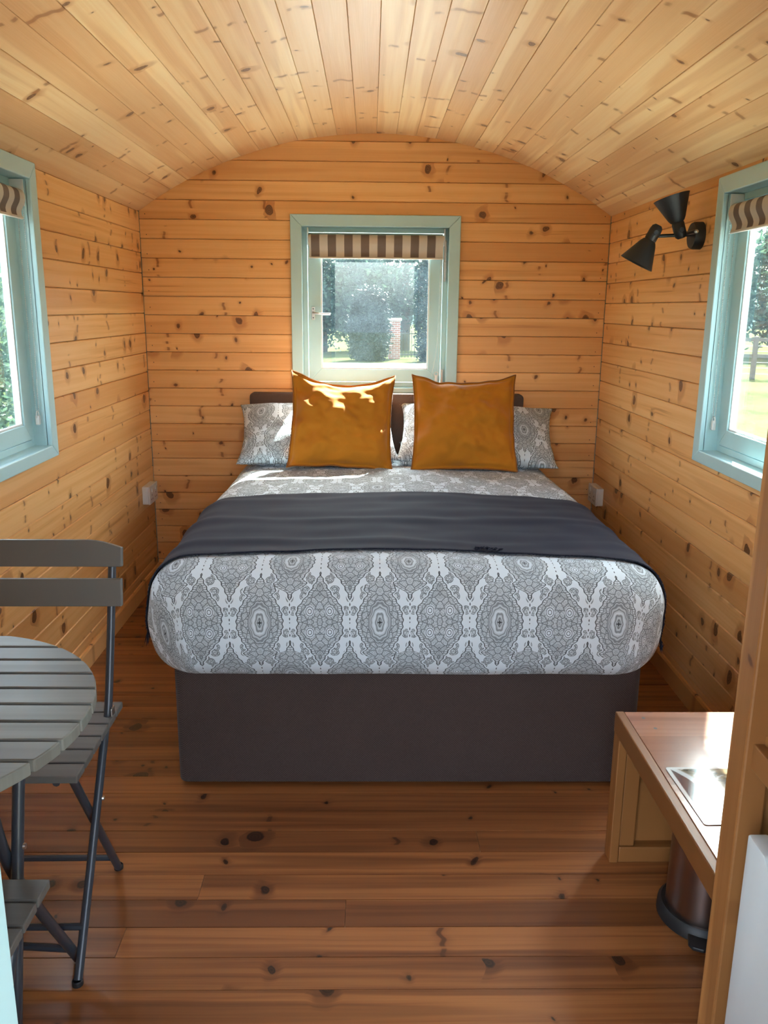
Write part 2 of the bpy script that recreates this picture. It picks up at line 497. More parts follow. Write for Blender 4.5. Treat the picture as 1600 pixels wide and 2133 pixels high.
# ------------------------------------------------------------------ the hut: backing shells and planks
PLANK_CACHE = {}
def plank_mesh(length, width, mat, thick=0.014, cham=0.0026, gap=0.0007):
    if mat is M['floor']: cham, gap = 0.0, 0.0011
    if mat is M['ceil']: cham, gap = 0.0014, 0.0004
    key = (round(length, 3), round(width, 4), mat.name)
    if key not in PLANK_CACHE:
        w = width / 2 - gap
        if cham == 0.0: prof = [(-w, -thick), (w, -thick), (w, 0), (-w, 0)]
        else: prof = [(-w, -thick), (w, -thick), (w, -cham * 1.3), (w - cham, 0), (-w + cham, 0), (-w, -cham * 1.3)]
        mb = MB().prism(prof, -length / 2, length / 2, 'x')
        me = bpy.data.meshes.new('plank')
        me.from_pydata(mb.v, [], mb.f)
        bm = bmesh.new(); bm.from_mesh(me); bmesh.ops.recalc_face_normals(bm, faces=bm.faces); bm.to_mesh(me); bm.free()
        me.materials.append(mat)
        PLANK_CACHE[key] = me
    return PLANK_CACHE[key]
def plank(parent, centre, ex, ez, length, width, mat):
    ex, ez = Vector(ex), Vector(ez); ey = ez.cross(ex)
    o = bpy.data.objects.new('plank', plank_mesh(length, width, mat)); COL.objects.link(o); o.parent = parent
    jit = random.uniform(-0.0008, 0.0008)
    c = Vector(centre) + ez * jit
    o.matrix_local = Matrix(((ex.x, ey.x, ez.x, c.x), (ex.y, ey.y, ez.y, c.y), (ex.z, ey.z, ez.z, c.z), (0, 0, 0, 1)))
    return o
def arc_z(x):
    d = min(abs(x - XC), ARC_R * 0.98)
    return ARC_ZC + math.sqrt(ARC_R ** 2 - d * d)

# windows (outer edge of the architrave, in the wall's own along-coordinate)
WIN_BACK = (-0.384, 0.429, 0.950, 1.806)
WIN_LEFT = (2.090, 2.905, 0.868, 1.820)
WIN_RIGHT = (2.078, 2.889, 0.869, 1.799)
ARCH = 0.054
def hole(w): return (w[0] + ARCH - 0.004, w[1] - ARCH + 0.004, w[2] + ARCH - 0.014, w[3] - ARCH + 0.004)

def slab_with_hole(mb, a0, a1, z0, z1, h, f):
    """four boxes round a hole; f maps (along, z, depth) to world"""
    T0, T1 = 0.014, 0.075
    def bx(p, q, r, s):
        lo = f(p, r, T0); hi = f(q, s, T1)
        mb.box([min(i, j) for i, j in zip(lo, hi)], [max(i, j) for i, j in zip(lo, hi)])
    bx(a0, h[0], z0, z1); bx(h[1], a1, z0, z1); bx(h[0], h[1], z0, h[2]); bx(h[0], h[1], h[3], z1)
fB = lambda a, z, d: (a, YB + d, z)
fL = lambda a, z, d: (XL - d, a, z)
fR = lambda a, z, d: (XR + d, a, z)

mb = MB(); slab_with_hole(mb, XL - 0.09, XR + 0.09, -0.12, 2.22, hole(WIN_BACK), fB)
wall_back = tag(mb.build('wall_back', M['outer']), 'pine boarded end wall behind the headboard', 'wall', kind='structure')
mb = MB(); slab_with_hole(mb, YF - 1.25, YB + 0.03, -0.12, EAVE + 0.03, hole(WIN_LEFT), fL)  # runs on past the doorway as a side of the added porch
wall_left = tag(mb.build('wall_left', M['outer']), 'pine boarded side wall beside the bistro table', 'wall', kind='structure')
mb = MB(); slab_with_hole(mb, YF - 1.25, YB + 0.03, -0.12, EAVE + 0.03, hole(WIN_RIGHT), fR)  # also runs on as the other side of the added porch
wall_right = tag(mb.build('wall_right', M['outer']), 'pine boarded side wall carrying the black wall lamp', 'wall', kind='structure')

def pieces(a0, a1, z0, z1, h):
    """the boards of one row: (from, to, bottom, top), cut round a hole"""
    if z1 <= h[2] or z0 >= h[3]: return [(a0, a1, z0, z1)]
    out = [(a0, h[0] - 0.002, z0, z1), (h[1] + 0.002, a1, z0, z1)]
    if h[2] - z0 > 0.012: out.append((h[0] - 0.0015, h[1] + 0.0015, z0, h[2]))
    if z1 - h[3] > 0.012: out.append((h[0] - 0.0015, h[1] + 0.0015, h[3], z1))
    return out
BW = 0.0885
# back wall
_nl = MB().lathe([(0.0022, 0.0), (0.0020, 0.0004), (0.0, 0.0005)], (0, 0, 0), (0, 0, 1), 8)
NAIL = bpy.data.meshes.new('nail'); NAIL.from_pydata(_nl.v, [], _nl.f); NAIL.materials.append(M['black'])
zs = 1.866 - 0.0885 * 21
row = 0
while zs < 2.17:
    z0, z1 = zs, zs + BW
    half = 1.2
    if z0 > EAVE - 0.02:
        half = math.sqrt(max(ARC_R ** 2 - (z0 - ARC_ZC) ** 2, 0.0)) + 0.006
    half = min(half, (XR - XL) / 2 - 0.002)
    for (a, b, c, d) in pieces(XC - half, XC + half, z0, z1, hole(WIN_BACK)):
        o = plank(wall_back, ((a + b) / 2, YB, (c + d) / 2), (1, 0, 0), (0, -1, 0), b - a, d - c, M['wall'])
        if d - c > 0.06:
            for s in (-1, 1):                               # a nail near each end of the board
                nl = bpy.data.objects.new('nail', NAIL); COL.objects.link(nl); nl.parent = o
                nl.location = (s * ((b - a) / 2 - 0.026 - random.uniform(0, 0.006)), random.uniform(-0.012, 0.012) - 0.018, 0.0002)
    zs += BW
# side walls
def side(parent, X, ex, ez, win, z_start, y0, y1, bw):
    z = z_start
    while z < EAVE + 0.005:
        for (a, b, c, d) in pieces(y0, y1, z, z + bw, hole(win)):
            if b - a > 1.9 and random.random() < 0.5:       # a butt joint somewhere near the door end
                k = a + random.uniform(0.5, 1.1)
                spans = [(a, k - 0.0006), (k + 0.0006, b)]
            else: spans = [(a, b)]
            for (p, q) in spans:
                plank(parent, (X, (p + q) / 2, (c + d) / 2), ex, ez, q - p, d - c, M['wall'])
        z += bw
side(wall_left, XL, (0, 1, 0), (1, 0, 0), WIN_LEFT, EAVE - 0.094 * 20, YF, YB - 0.004, 0.094)
side(wall_right, XR, (0, -1, 0), (-1, 0, 0), WIN_RIGHT, EAVE - 0.0935 * 20 - 0.03, YF, YB - 0.004, 0.0935)

# ceiling: backing arc plus boards running the length of the hut
mb = MB()
NB = 26
A0 = math.asin((XR - XL + 0.0) / 2 / ARC_R)
ring_i, ring_o = [], []
for k in range(NB + 1):
    t = -A0 * 1.075 + 2.15 * A0 * k / NB
    for rr, lst in ((ARC_R + 0.016, ring_i), (ARC_R + 0.06, ring_o)):
        lst.append((XC + rr * math.sin(t), ARC_ZC + rr * math.cos(t)))
mb.prism(ring_i + ring_o[::-1], YF - 1.25, YB + 0.08, 'y')      # roof runs on as an added, unseen porch that cuts the doorway light
ceiling = tag(mb.build('ceiling', M['outer'], recalc=True), 'shallow barrel ceiling of long knotty pine boards', 'ceiling', kind='structure')
for k in range(-1, NB + 1):
    t = -A0 + 2 * A0 * (k + 0.5) / NB
    n = Vector((math.sin(t), 0, math.cos(t)))
    wd = 2 * ARC_R * math.sin(A0 / NB) * 1.004
    if k in (-1, NB): continue
    c = Vector((XC, 0, ARC_ZC)) + n * (ARC_R * math.cos(A0 / NB))
    L0, L1 = YF, YB
    plank(ceiling, (c.x, (L0 + L1) / 2, c.z), (0, 1, 0), -n, L1 - L0, wd, M['ceil'])

# floor
mb = MB().box((XL - 0.07, YF - 1.25, -0.10), (XR + 0.07, YB + 0.07, -0.014))  # front end is the deck of the added porch
floor = tag(mb.build('floor', M['outer']), 'dark stained knotty pine board floor', 'floor', kind='structure')
FW = 0.0907
y = 1.456 - FW * 9
while y < YB:
    y0, y1 = max(y, YF), min(y + FW, YB)
    if y1 - y0 > 0.02:
        cuts = [XL, XR]
        if random.random() < 0.35: cuts = [XL, random.uniform(-0.6, 0.7), XR]
        for p, q in zip(cuts[:-1], cuts[1:]):
            plank(floor, ((p + q) / 2, (y0 + y1) / 2, 0), (1, 0, 0), (0, 0, 1), q - p - 0.0008, y1 - y0, M['floor'])
    y += FW

# skirting boards
def skirting(name, lo, hi, rot, label):
    L = (Vector(hi) - Vector(lo)).length
    prof = [(0, 0), (0.012, 0), (0.012, 0.070), (0.008, 0.078), (0, 0.078)]
    o = MB().prism(prof, -L / 2, L / 2, 'x').build(name, M['wall'])
    o.location = (Vector(lo) + Vector(hi)) / 2; o.rotation_euler = (0, 0, rot)
    return tag(o, label, 'baseboard', kind='structure')
skirting('baseboard_left', (XL, YF, 0), (XL, YB, 0), -math.pi / 2, 'plain pine skirting board along the table side wall')
skirting('baseboard_right', (XR, YF, 0), (XR, YB, 0), math.pi / 2, 'plain pine skirting board along the lamp side wall')
skirting('baseboard_back', (XL + 0.012, YB, 0), (XR - 0.012, YB, 0), math.pi, 'plain pine skirting board under the end wall')

# front wall with the open doorway the photograph was taken through
DX0, DX1, DZ = -0.325, 0.400, 1.78
mb = MB()
mb.box((XL - 0.09, YF - 0.08, -0.12), (DX0 - 0.03, YF, 2.22)); mb.box((DX1 + 0.03, YF - 0.08, -0.12), (XR + 0.09, YF, 2.22))
mb.box((DX0 - 0.03, YF - 0.08, DZ + 0.03), (DX1 + 0.03, YF, 2.22)); mb.box((DX0 - 0.03, YF - 0.08, -0.12), (DX1 + 0.03, YF, -0.015))
wall_front = tag(mb.build('wall_front', M['wall']), 'pine wall round the open doorway', 'wall', kind='structure')
door = thing('door_1', (DX0, YF, 0), 'pale teal painted door lining at the open doorway', 'door', kind='structure')
MB().box((DX0 - 0.032, YF - 0.095, -0.02), (DX0, YF + 0.002, DZ)).build('jamb', M['teal'], door, bevel=0.002)
MB().box((DX1, YF - 0.095, -0.02), (DX1 + 0.032, YF + 0.002, DZ)).build('jamb', M['teal'], door, bevel=0.002)
MB().box((DX0 - 0.032, YF - 0.095, DZ), (DX1 + 0.032, YF + 0.002, DZ + 0.03)).build('lintel', M['teal'], door, bevel=0.002)
MB().box((DX0, YF - 0.11, -0.02), (DX1, YF, 0.012)).build('threshold', M['post'], door, bevel=0.003)

# ------------------------------------------------------------------ windows and blinds
def mitred(parent, names, o, i, d0, d1, f, mat, bevel=0.0015):
    """four mitred members between rectangles o and i = (a0,a1,z0,z1)"""
    (a0, a1, z0, z1), (b0, b1, y0, y1) = o, i
    quads = [((a0, z0), (b0, y0), (b0, y1), (a0, z1)), ((a1, z0), (b1, y0), (b1, y1), (a1, z1)),
             ((a0, z1), (b0, y1), (b1, y1), (a1, z1)), ((a0, z0), (b0, y0), (b1, y0), (a1, z0))]
    for q, nm in zip(quads, names):
        v = [f(p[0], p[1], d0) for p in q] + [f(p[0], p[1], d1) for p in q]
        MB().add(v, [(0, 1, 2, 3), (4, 5, 6, 7), (0, 1, 5, 4), (1, 2, 6, 5), (2, 3, 7, 6), (3, 0, 4, 7)]).build(nm, mat, parent, bevel=bevel)

def beads(mb, pts, r, gap):
    pts = [Vector(p) for p in pts]; d = 0.0
    for a, b in zip(pts[:-1], pts[1:]):
        L = (b - a).length
        while d < L:
            c = a + (b - a) * (d / L)
            mb.add([c + Vector(q) * r for q in ((1, 0, 0), (-1, 0, 0), (0, 1, 0), (0, -1, 0), (0, 0, 1), (0, 0, -1))],
                   [(0, 2, 4), (2, 1, 4), (1, 3, 4), (3, 0, 4), (2, 0, 5), (1, 2, 5), (3, 1, 5), (0, 3, 5)])
            d += gap
        d -= L

def window(name, win, f, label, blind_label, far, hinge_side, pane_gap, blind_drop, chain_pts, cleat_at, fit_hw=False):
    a0, a1, z0, z1 = win
    base = f((a0 + a1) / 2, z0, 0)
    w = thing(name, base, label, 'window', kind='structure')
    inner = (a0 + ARCH, a1 - ARCH, z0 + ARCH - 0.012, z1 - ARCH)
    mitred(w, ['architrave'] * 4, (a0, a1, z0, z1), inner, -0.016, 0.004, f, M['teal'], 0.003)
    # lining of the opening
    b0, b1, y0, y1 = inner
    e = 0.010
    mitred(w, ['lining'] * 4, (b0 - e, b1 + e, y0 - e, y1 + e), inner, -0.001, 0.075, f, M['teal'], 0.0)
    # fixed frame and opening sash
    g = 0.022
    fx = (b0 + g, b1 - g, y0 + g, y1 - g)
    mitred(w, ['fixed_frame'] * 4, inner, fx, 0.044, 0.074, f, M['teal'], 0.0015)
    k = 0.003
    so = (fx[0] + k, fx[1] - k, fx[2] + k, fx[3] - k)
    si = tuple(c + s * pane_gap for c, s in zip(so, (1, -1, 1, -1)))
    mitred(w, ['stile', 'stile', 'rail', 'rail'], so, si, 0.040, 0.070, f, M['teal'], 0.002)
    bd = tuple(c + s * 0.006 for c, s in zip(si, (1, -1, 1, -1)))
    mitred(w, ['glazing_bead'] * 4, si, bd, 0.046, 0.054, f, M['white_plastic'], 0.0)
    p = [f(si[0] - 0.002, si[2] - 0.002, 0.055), f(si[1] + 0.002, si[3] + 0.002, 0.059)]
    MB().box([min(q) for q in zip(*p)], [max(q) for q in zip(*p)]).build('pane', M['glass'], w)
    if fit_hw:
        # fastener on the latch stile
        def bxf(q0, q1, nm, mat, par, bv=0.001):
            p0, p1 = f(*q0), f(*q1)
            return MB().box([min(q) for q in zip(p0, p1)], [max(q) for q in zip(p0, p1)]).build(nm, mat, par, bevel=bv)
        lx = so[0] + 0.024
        hd = bxf((lx - 0.008, 1.318, 0.034), (lx + 0.008, 1.380, 0.040), 'window_fastener', M['chrome'], w)
        MB().tube([f(lx, 1.352, 0.034), f(lx, 1.350, 0.018), f(lx + 0.03, 1.347, 0.014), f(lx + 0.084, 1.346, 0.014)], [0.006, 0.006, 0.005, 0.0055], 8).build('lever', M['chrome'], hd, smooth=True)
        for zc in (1.328, 1.370):
            MB().lathe([(0.0, 0.0), (0.003, 0.0), (0.002, 0.0015), (0.0, 0.002)], f(lx, zc, 0.034), Vector(f(0, 0, -1)) - Vector(f(0, 0, 0)), 8).build('screw', M['black'], hd)
        hx = so[1] + 0.012
        h1 = bxf((hx - 0.006, 1.505, 0.032), (hx + 0.006, 1.700, 0.043), 'window_stay', M['chrome'], w)
        for zc in (1.52, 1.60, 1.69):
            MB().lathe([(0.0, 0.0), (0.008, 0.0), (0.008, 0.006), (0.0, 0.008)], f(hx, zc, 0.032), Vector(f(0, 0, -1)) - Vector(f(0, 0, 0)), 10).build('rivet', M['chrome'], h1)
        bxf((hx - 0.007, 0.985, 0.030), (hx + 0.003, 1.080, 0.042), 'hinge', M['chrome'], w)
    # roller blind
    zt = inner[3] - 0.004
    bl0, bl1 = (b0 + 0.034, b1 - 0.026)
    B = thing('roller_blind', f((bl0 + bl1) / 2, zt - blind_drop, 0.02), blind_label, 'blind')
    # cloth: over the roll and down to the hem (cross-section in depth/z)
    r = 0.021; dc = 0.016
    prof = []
    zc = zt - r - 0.030
    for i in range(10):
        t = math.pi * 0.5 + math.pi * 0.5 * i / 9 + 0.0
        prof.append((dc + r * math.cos(t + 0.0), zc + r * math.sin(t)))
    n_d = 8
    for i in range(1, n_d + 1):
        q = i / n_d
        prof.append((dc - r + 0.012 * math.sin(q * math.pi * 0.5) - 0.004 * math.sin(q * math.pi * 2), zc - (zc - (zt - blind_drop)) * q))
    back = [(p[0] + 0.0016, p[1]) for p in prof]
    m2 = MB(); n = len(prof); uv = []
    cols = 2
    vs = []
    for a in (bl0, bl1):
        for q in prof: vs.append(f(a, q[1], q[0])); uv.append((a - bl0, q[1]))
        for q in back: vs.append(f(a, q[1], q[0])); uv.append((a - bl0, q[1]))
    fs = []
    for i in range(n - 1):
        fs.append((i, i + 1, 2 * n + i + 1, 2 * n + i)); fs.append((n + i, n + i + 1, 3 * n + i + 1, 3 * n + i))
    fs.append((n - 1, 2 * n - 1, 4 * n - 1, 3 * n - 1)); fs.append((0, n, 3 * n, 2 * n))
    m2.add(vs, fs)
    cl = m2.build('blind_cloth', M['blind'], B, smooth=True)
    lay = cl.data.uv_layers.new(name='UVMap')
    for lp in cl.data.loops: lay.data[lp.index].uv = uv[lp.vertex_index]
    MB().tube([f(bl0 - 0.004, zc, dc), f(bl1 + 0.004, zc, dc)], r - 0.003, 14).build('roller', M['white_plastic'], B, smooth=True)
    MB().tube([f(bl0, zt - blind_drop - 0.002, dc - 0.006), f(bl1, zt - blind_drop - 0.002, dc - 0.006)], 0.005, 8).build('hem_bar', M['blind_hem'], B, smooth=True)
    for a in (bl0 - 0.008, bl1 + 0.004):
        p0, p1 = f(a, zc - 0.03, dc - 0.016), f(a + 0.004, zt, 0.044)
        MB().box([min(q) for q in zip(p0, p1)], [max(q) for q in zip(p0, p1)]).build('bracket', M['white_plastic'], B, bevel=0.001)
    cb = MB()
    for line in chain_pts: beads(cb, [f(*q) for q in smooth_path(line, 8)], 0.0022, 0.0058)
    cb.build('bead_chain', M['white_plastic'], B, recalc=False)
    ca, cz, cd = cleat_at
    q = f(ca, cz, cd)
    s = 0.007
    cl2 = MB().box((q[0] - s, q[1] - s, q[2] - 0.022), (q[0] + s, q[1] + s, q[2] + 0.010)).build('chain_cleat', M['white_plastic'], B, bevel=0.003)
    MB().tube([Vector(q) + Vector((0, 0, 0.012)) + Vector(((Vector(f(1, 0, 0)) - Vector(f(0, 0, 0))) * 0.010 * math.cos(t) + Vector((0, 0, 1)) * 0.012 * math.sin(t))) for t in [2 * math.pi * j / 14 for j in range(14)]], 0.0022, 6, closed=True).build('cleat_ring', M['white_plastic'], cl2, smooth=True)
    return w

M['blind_hem'] = plain('cream_hem', (0.60, 0.55, 0.48), 0.7)
ax = 0.352
window('window_1', WIN_BACK, fB, 'pale teal casement window over the bed', 'striped roller blind rolled up in the window over the bed', None, 1, 0.062, 0.135,
       [[(0.338, 1.69, 0.012), (0.336, 1.40, 0.012), (0.328, 1.18, 0.014), (0.308, 1.062, 0.016), (0.312, 1.05, 0.016)], [(0.344, 1.69, 0.02), (0.342, 1.35, 0.02), (0.338, 1.05, 0.02)]],
       (0.330, 1.045, 0.020), fit_hw=True)
def jamb_chain(yj):
    return [[(yj - 0.006, 1.68, 0.012), (yj - 0.007, 1.35, 0.013), (yj - 0.012, 1.06, 0.016), (yj - 0.016, 1.022, 0.02)],
            [(yj - 0.006, 1.66, 0.030), (yj - 0.007, 1.35, 0.030), (yj - 0.012, 1.06, 0.026), (yj - 0.016, 1.022, 0.02)]]
window('window_2', WIN_LEFT, fL, 'pale teal window in the table side wall', 'striped roller blind in the window above the bistro table', None, 1, 0.055, 0.115,
       jamb_chain(WIN_LEFT[1] - ARCH), (WIN_LEFT[1] - ARCH - 0.016, 1.005, 0.02))
window('window_3', WIN_RIGHT, fR, 'pale teal window in the lamp side wall', 'striped roller blind in the window next to the black wall lamp', None, 1, 0.055, 0.115,
       jamb_chain(WIN_RIGHT[1] - ARCH), (WIN_RIGHT[1] - ARCH - 0.016, 1.005, 0.02))

# ------------------------------------------------------------------ sockets on the side walls
def socket(f, a, z, label, mat):
    b = f(a, z - 0.045, 0)
    s = thing('wall_socket', b, label, 'socket', 'wall sockets beside the bed')
    def bx(a0, a1, z0, z1, d0, d1, nm, m_, par, bv=0.0015):
        p, q = f(a0, z0, d0), f(a1, z1, d1)
        return MB().box([min(t) for t in zip(p, q)], [max(t) for t in zip(p, q)]).build(nm, m_, par, bevel=bv)
    pl = bx(a - 0.074, a + 0.074, z - 0.044, z + 0.044, -0.030, 0.0, 'back_box', mat, s, 0.004)
    pf = bx(a - 0.075, a + 0.075, z - 0.045, z + 0.045, -0.038, -0.030, 'faceplate', mat, s, 0.003)
    for sx in (-0.036, 0.036):
        bx(a + sx - 0.007, a + sx + 0.007, z + 0.012, z + 0.030, -0.042, -0.038, 'switch', mat, pf, 0.001)
        for (px, pz) in ((0, -0.002), (-0.011, -0.022), (0.011, -0.022)):
            bx(a + sx + px - 0.003, a + sx + px + 0.003, z + pz - 0.004, z + pz + 0.003, -0.0385, -0.0375, 'pin_hole', M['black'], pf, 0.0)
socket(fL, 4.045, 0.482, 'white double socket low on the wall left of the bed', M['white_plastic'])
socket(fR, 4.065, 0.482, 'white double socket low on the wall right of the bed', M['white_plastic'])

# ------------------------------------------------------------------ bed
BX, BF = 0.116, 2.2185
bed = thing('divan_bed', (BX, 3.17, 0), 'brown tweed divan bed with low upholstered headboard under the teal window', 'bed')
def rounded_rect(x0, x1, y0, y1, r, n=8):
    pts = []
    for (cx, cy, a) in ((x1 - r, y1 - r, 0), (x0 + r, y1 - r, 90), (x0 + r, y0 + r, 180), (x1 - r, y0 + r, 270)):
        for i in range(n + 1):
            t = math.radians(a + 90 * i / n); pts.append((cx + r * math.cos(t), cy + r * math.sin(t)))
    return pts
MB().prism(rounded_rect(BX - 0.675, BX + 0.675, BF, 4.115, 0.030), 0.012, 0.375, 'z').build('divan_base', M['divan'], bed, smooth=True, bevel=0.006)
for (gx, gy) in ((-0.6, 0.06), (0.6, 0.06), (-0.6, 1.8), (0.6, 1.8)):
    MB().lathe([(0.0, 0.014), (0.022, 0.014), (0.022, 0.004), (0.016, 0.0), (0.0, 0.0)], (BX + gx, BF + gy, 0.0), (0, 0, 1), 12).build('foot_glide', M['black'], bed)
hb = MB().prism([(0.084 - 0.675 + p[0], 0.30 + p[1]) for p in rounded_rect(0, 1.35, 0, 0.668, 0.022)], 4.128, 4.192, 'y').build('headboard', M['headboard'], bed, smooth=True, bevel=0.010, seg=3)
for sx in (-0.4, 0.55):
    MB().box((sx, 4.150, 0.02), (sx + 0.06, 4.175, 0.34)).build('headboard_strut', M['bench'], bed)

# duvet: cloth laid over the mattress, bulging over the edge and tucked in
RO, RZ, ZC, PEXP = 0.150, 0.163, 0.516, 2.7
CX0, CX1, CY0 = -0.480, 0.700, 2.285
PROF = []
_L = 0.0; _prev = None
for i in range(61):
    ph = math.radians(90 - 168 * i / 60)
    c, s = math.cos(ph), math.sin(ph)
    q = (math.copysign(abs(c) ** (2 / PEXP), c), math.copysign(abs(s) ** (2 / PEXP), s))
    if _prev: _L += math.hypot((q[0] - _prev[0]) * RO, (q[1] - _prev[1]) * RZ)
    PROF.append((_L, q[0], q[1])); _prev = q
LMAX = _L
def prof_at(L):
    L = min(max(L, 0), LMAX)
    for k in range(len(PROF) - 1):
        if PROF[k + 1][0] >= L:
            t = (L - PROF[k][0]) / max(PROF[k + 1][0] - PROF[k][0], 1e-9)
            return (PROF[k][1] + t * (PROF[k + 1][1] - PROF[k][1]), PROF[k][2] + t * (PROF[k + 1][2] - PROF[k][2]))
    return PROF[-1][1:]
def surf(a, b, off=0.0, rough=1.0):
    qa = min(max(a, CX0), CX1); qb = max(b, CY0)
    o = Vector((a - qa, b - qb)); L = o.length
    flat = min(1.0, max(0.0, 1.0 - L / LMAX))
    wr = 0.010 * mnoise.noise(Vector((a * 2.3, b * 2.3, 3.0))) + 0.0045 * mnoise.noise(Vector((a * 7.0, b * 9.0, 8.0)))
    dome = 0.012 * math.sin(math.pi * min(max((qa - CX0) / (CX1 - CX0), 0), 1)) - 0.018 * max(0.0, min(1.0, (b - 3.2) / 0.5))
    if L < 1e-6:
        return Vector((a, b, ZC + RZ + off + wr * rough + dome))
    n = o / L
    out, up = prof_at(L)
    bul = 0.010 * mnoise.noise(Vector((a * 4.0, b * 3.0, 20.0 + 2.5 * up))) * (1 - flat)
    ro = RO + off + (bul + 0.004 * mnoise.noise(Vector((a * 14, up * 2.0, 5.0)))) * rough
    return Vector((qa + n.x * out * ro, qb + n.y * out * ro, ZC + up * (RZ + off) + (wr * rough + dome) * flat))
def cloth(name, mat, arange, brange, na, nb, off, parent=None, base=(0, 0, 0), uvo=(0, 0), bfun=None, thick=0.0):
    v, uv, f = [], [], []
    for j in range(nb + 1):
        for i in range(na + 1):
            a = arange[0] + (arange[1] - arange[0]) * i / na
            t = j / nb
            b0, b1 = bfun(a) if bfun else brange
            b = b0 + (b1 - b0) * t
            v.append(surf(a, b, off(a, b) if callable(off) else off)); uv.append((a + uvo[0], b + uvo[1]))
    for j in range(nb):
        for i in range(na):
            k = j * (na + 1) + i
            f.append((k, k + 1, k + na + 2, k + na + 1))
    me = bpy.data.meshes.new(name); me.from_pydata([tuple(p - Vector(base)) for p in v], [], f)
    lay = me.uv_layers.new(name='UVMap')
    for lp in me.loops: lay.data[lp.index].uv = uv[lp.vertex_index]
    me.polygons.foreach_set('use_smooth', [True] * len(me.polygons))
    me.materials.append(mat)
    o = bpy.data.objects.new(name, me); COL.objects.link(o); o.location = base if not parent else (0, 0, 0)
    if parent: o.parent = parent
    if thick:
        md = o.modifiers.new('thickness', 'SOLIDIFY'); md.thickness = thick; md.offset = -1
    ORIGIN[o.name] = tuple(base)
    return o
B_MID = CY0 - 0.5 * LMAX * 0.98
duvet = cloth('duvet', M['damask'], (CX0 - LMAX, CX1 + LMAX), (CY0 - LMAX, 4.125), 150, 190, 0.0, base=(BX, 3.17, 0.36), uvo=(-0.03, -B_MID + 0.0), thick=0.012)
tag(duvet, 'grey and white paisley damask duvet tucked over the mattress', 'duvet')

# navy throw across the bed
def throw_b(a):
    t = (a - 0.11) / 0.75
    near = 2.338 - 0.075 * abs(t) ** 2.2 + 0.010 * mnoise.noise(Vector((a * 3.5, 0, 1.0))) + 0.004 * mnoise.noise(Vector((a * 14, 0, 4.0)))
    far = 3.105 - 0.055 * abs(t) ** 2 - (0.035 if t > 0 else 0.0) * t * t + 0.006 * mnoise.noise(Vector((a * 2.5, 0, 9.0)))
    return near, far
def throw_off(a, b):
    fold = 0.006 * max(0.0, math.sin((b - 2.35) * 22 + 1.3 * mnoise.noise(Vector((a * 1.6, b * 2.0, 0)))) ) ** 3
    w = 0.005 * mnoise.noise(Vector((a * 2.2, b * 11.0, 2.0)))
    return 0.0075 + fold * 0.7 + w * 0.8
TA0, TA1 = CX0 - 0.300, CX1 + 0.320
throw = cloth('bed_throw', M['navy'], (TA0, TA1), None, 170, 110, throw_off, base=(BX, 2.75, 0.69), bfun=throw_b, thick=0.0035)
tag(throw, 'dark navy fringed throw laid across the lower half of the duvet', 'throw')
fr = MB()
rnd = random.Random(3)
def strand(p, d, L, w):
    d = Vector(d).normalized(); s = d.cross(Vector((rnd.uniform(-1, 1), rnd.uniform(-1, 1), rnd.uniform(-0.3, 0.3)))).normalized() * w
    m1 = p + d * L * 0.5 + Vector((rnd.uniform(-1, 1), rnd.uniform(-1, 1), rnd.uniform(-1, 1))) * L * 0.12
    e = p + d * L + Vector((rnd.uniform(-1, 1), rnd.uniform(-1, 1), -0.3)) * L * 0.2
    fr.add([p - s, p + s, m1 + s, m1 - s, e], [(0, 1, 2, 3), (3, 2, 4)])
n = 700
for i in range(n + 1):
    a = TA0 + (TA1 - TA0) * i / n
    b0, b1 = throw_b(a)
    p = surf(a, b0, throw_off(a, b0)); q = surf(a, b0 - 0.012, throw_off(a, b0) + 0.001)
    strand(p, (q - p), rnd.uniform(0.004, 0.011), 0.0011)
    if i % 2 == 0:
        p = surf(a, b1, throw_off(a, b1)); q = surf(a, b1 + 0.012, throw_off(a, b1))
        strand(p, (q - p), rnd.uniform(0.003, 0.007), 0.0011)
for (a, sgn) in ((TA0, -1), (TA1, 1)):
    b0, b1 = throw_b(a)
    k = 0
    while b0 + k * 0.0032 < b1:
        b = b0 + k * 0.0032
        p = surf(a, b, throw_off(a, b)); q = surf(a - sgn * 0.012, b, throw_off(a, b))
        d = (p - q); d.x += sgn * 0.004; d.z -= 0.004
        strand(p, d, rnd.uniform(0.030, 0.052), 0.0014)
        k += 1
for i in range(60):                                     # a scuffed tuft of loose threads near the hem
    a = 0.345 + rnd.uniform(-0.035, 0.035); b = throw_b(a)[0] + rnd.uniform(0.0, 0.03)
    p = surf(a, b, throw_off(a, b) + 0.002)
    strand(p, (rnd.uniform(-1, 1), -0.6, 0.4), rnd.uniform(0.010, 0.022), 0.0016)
_o = Vector(ORIGIN['bed_throw'])
fro = fr.build('fringe', M['navy'], throw, recalc=False)
fro['kind'] = 'stuff'

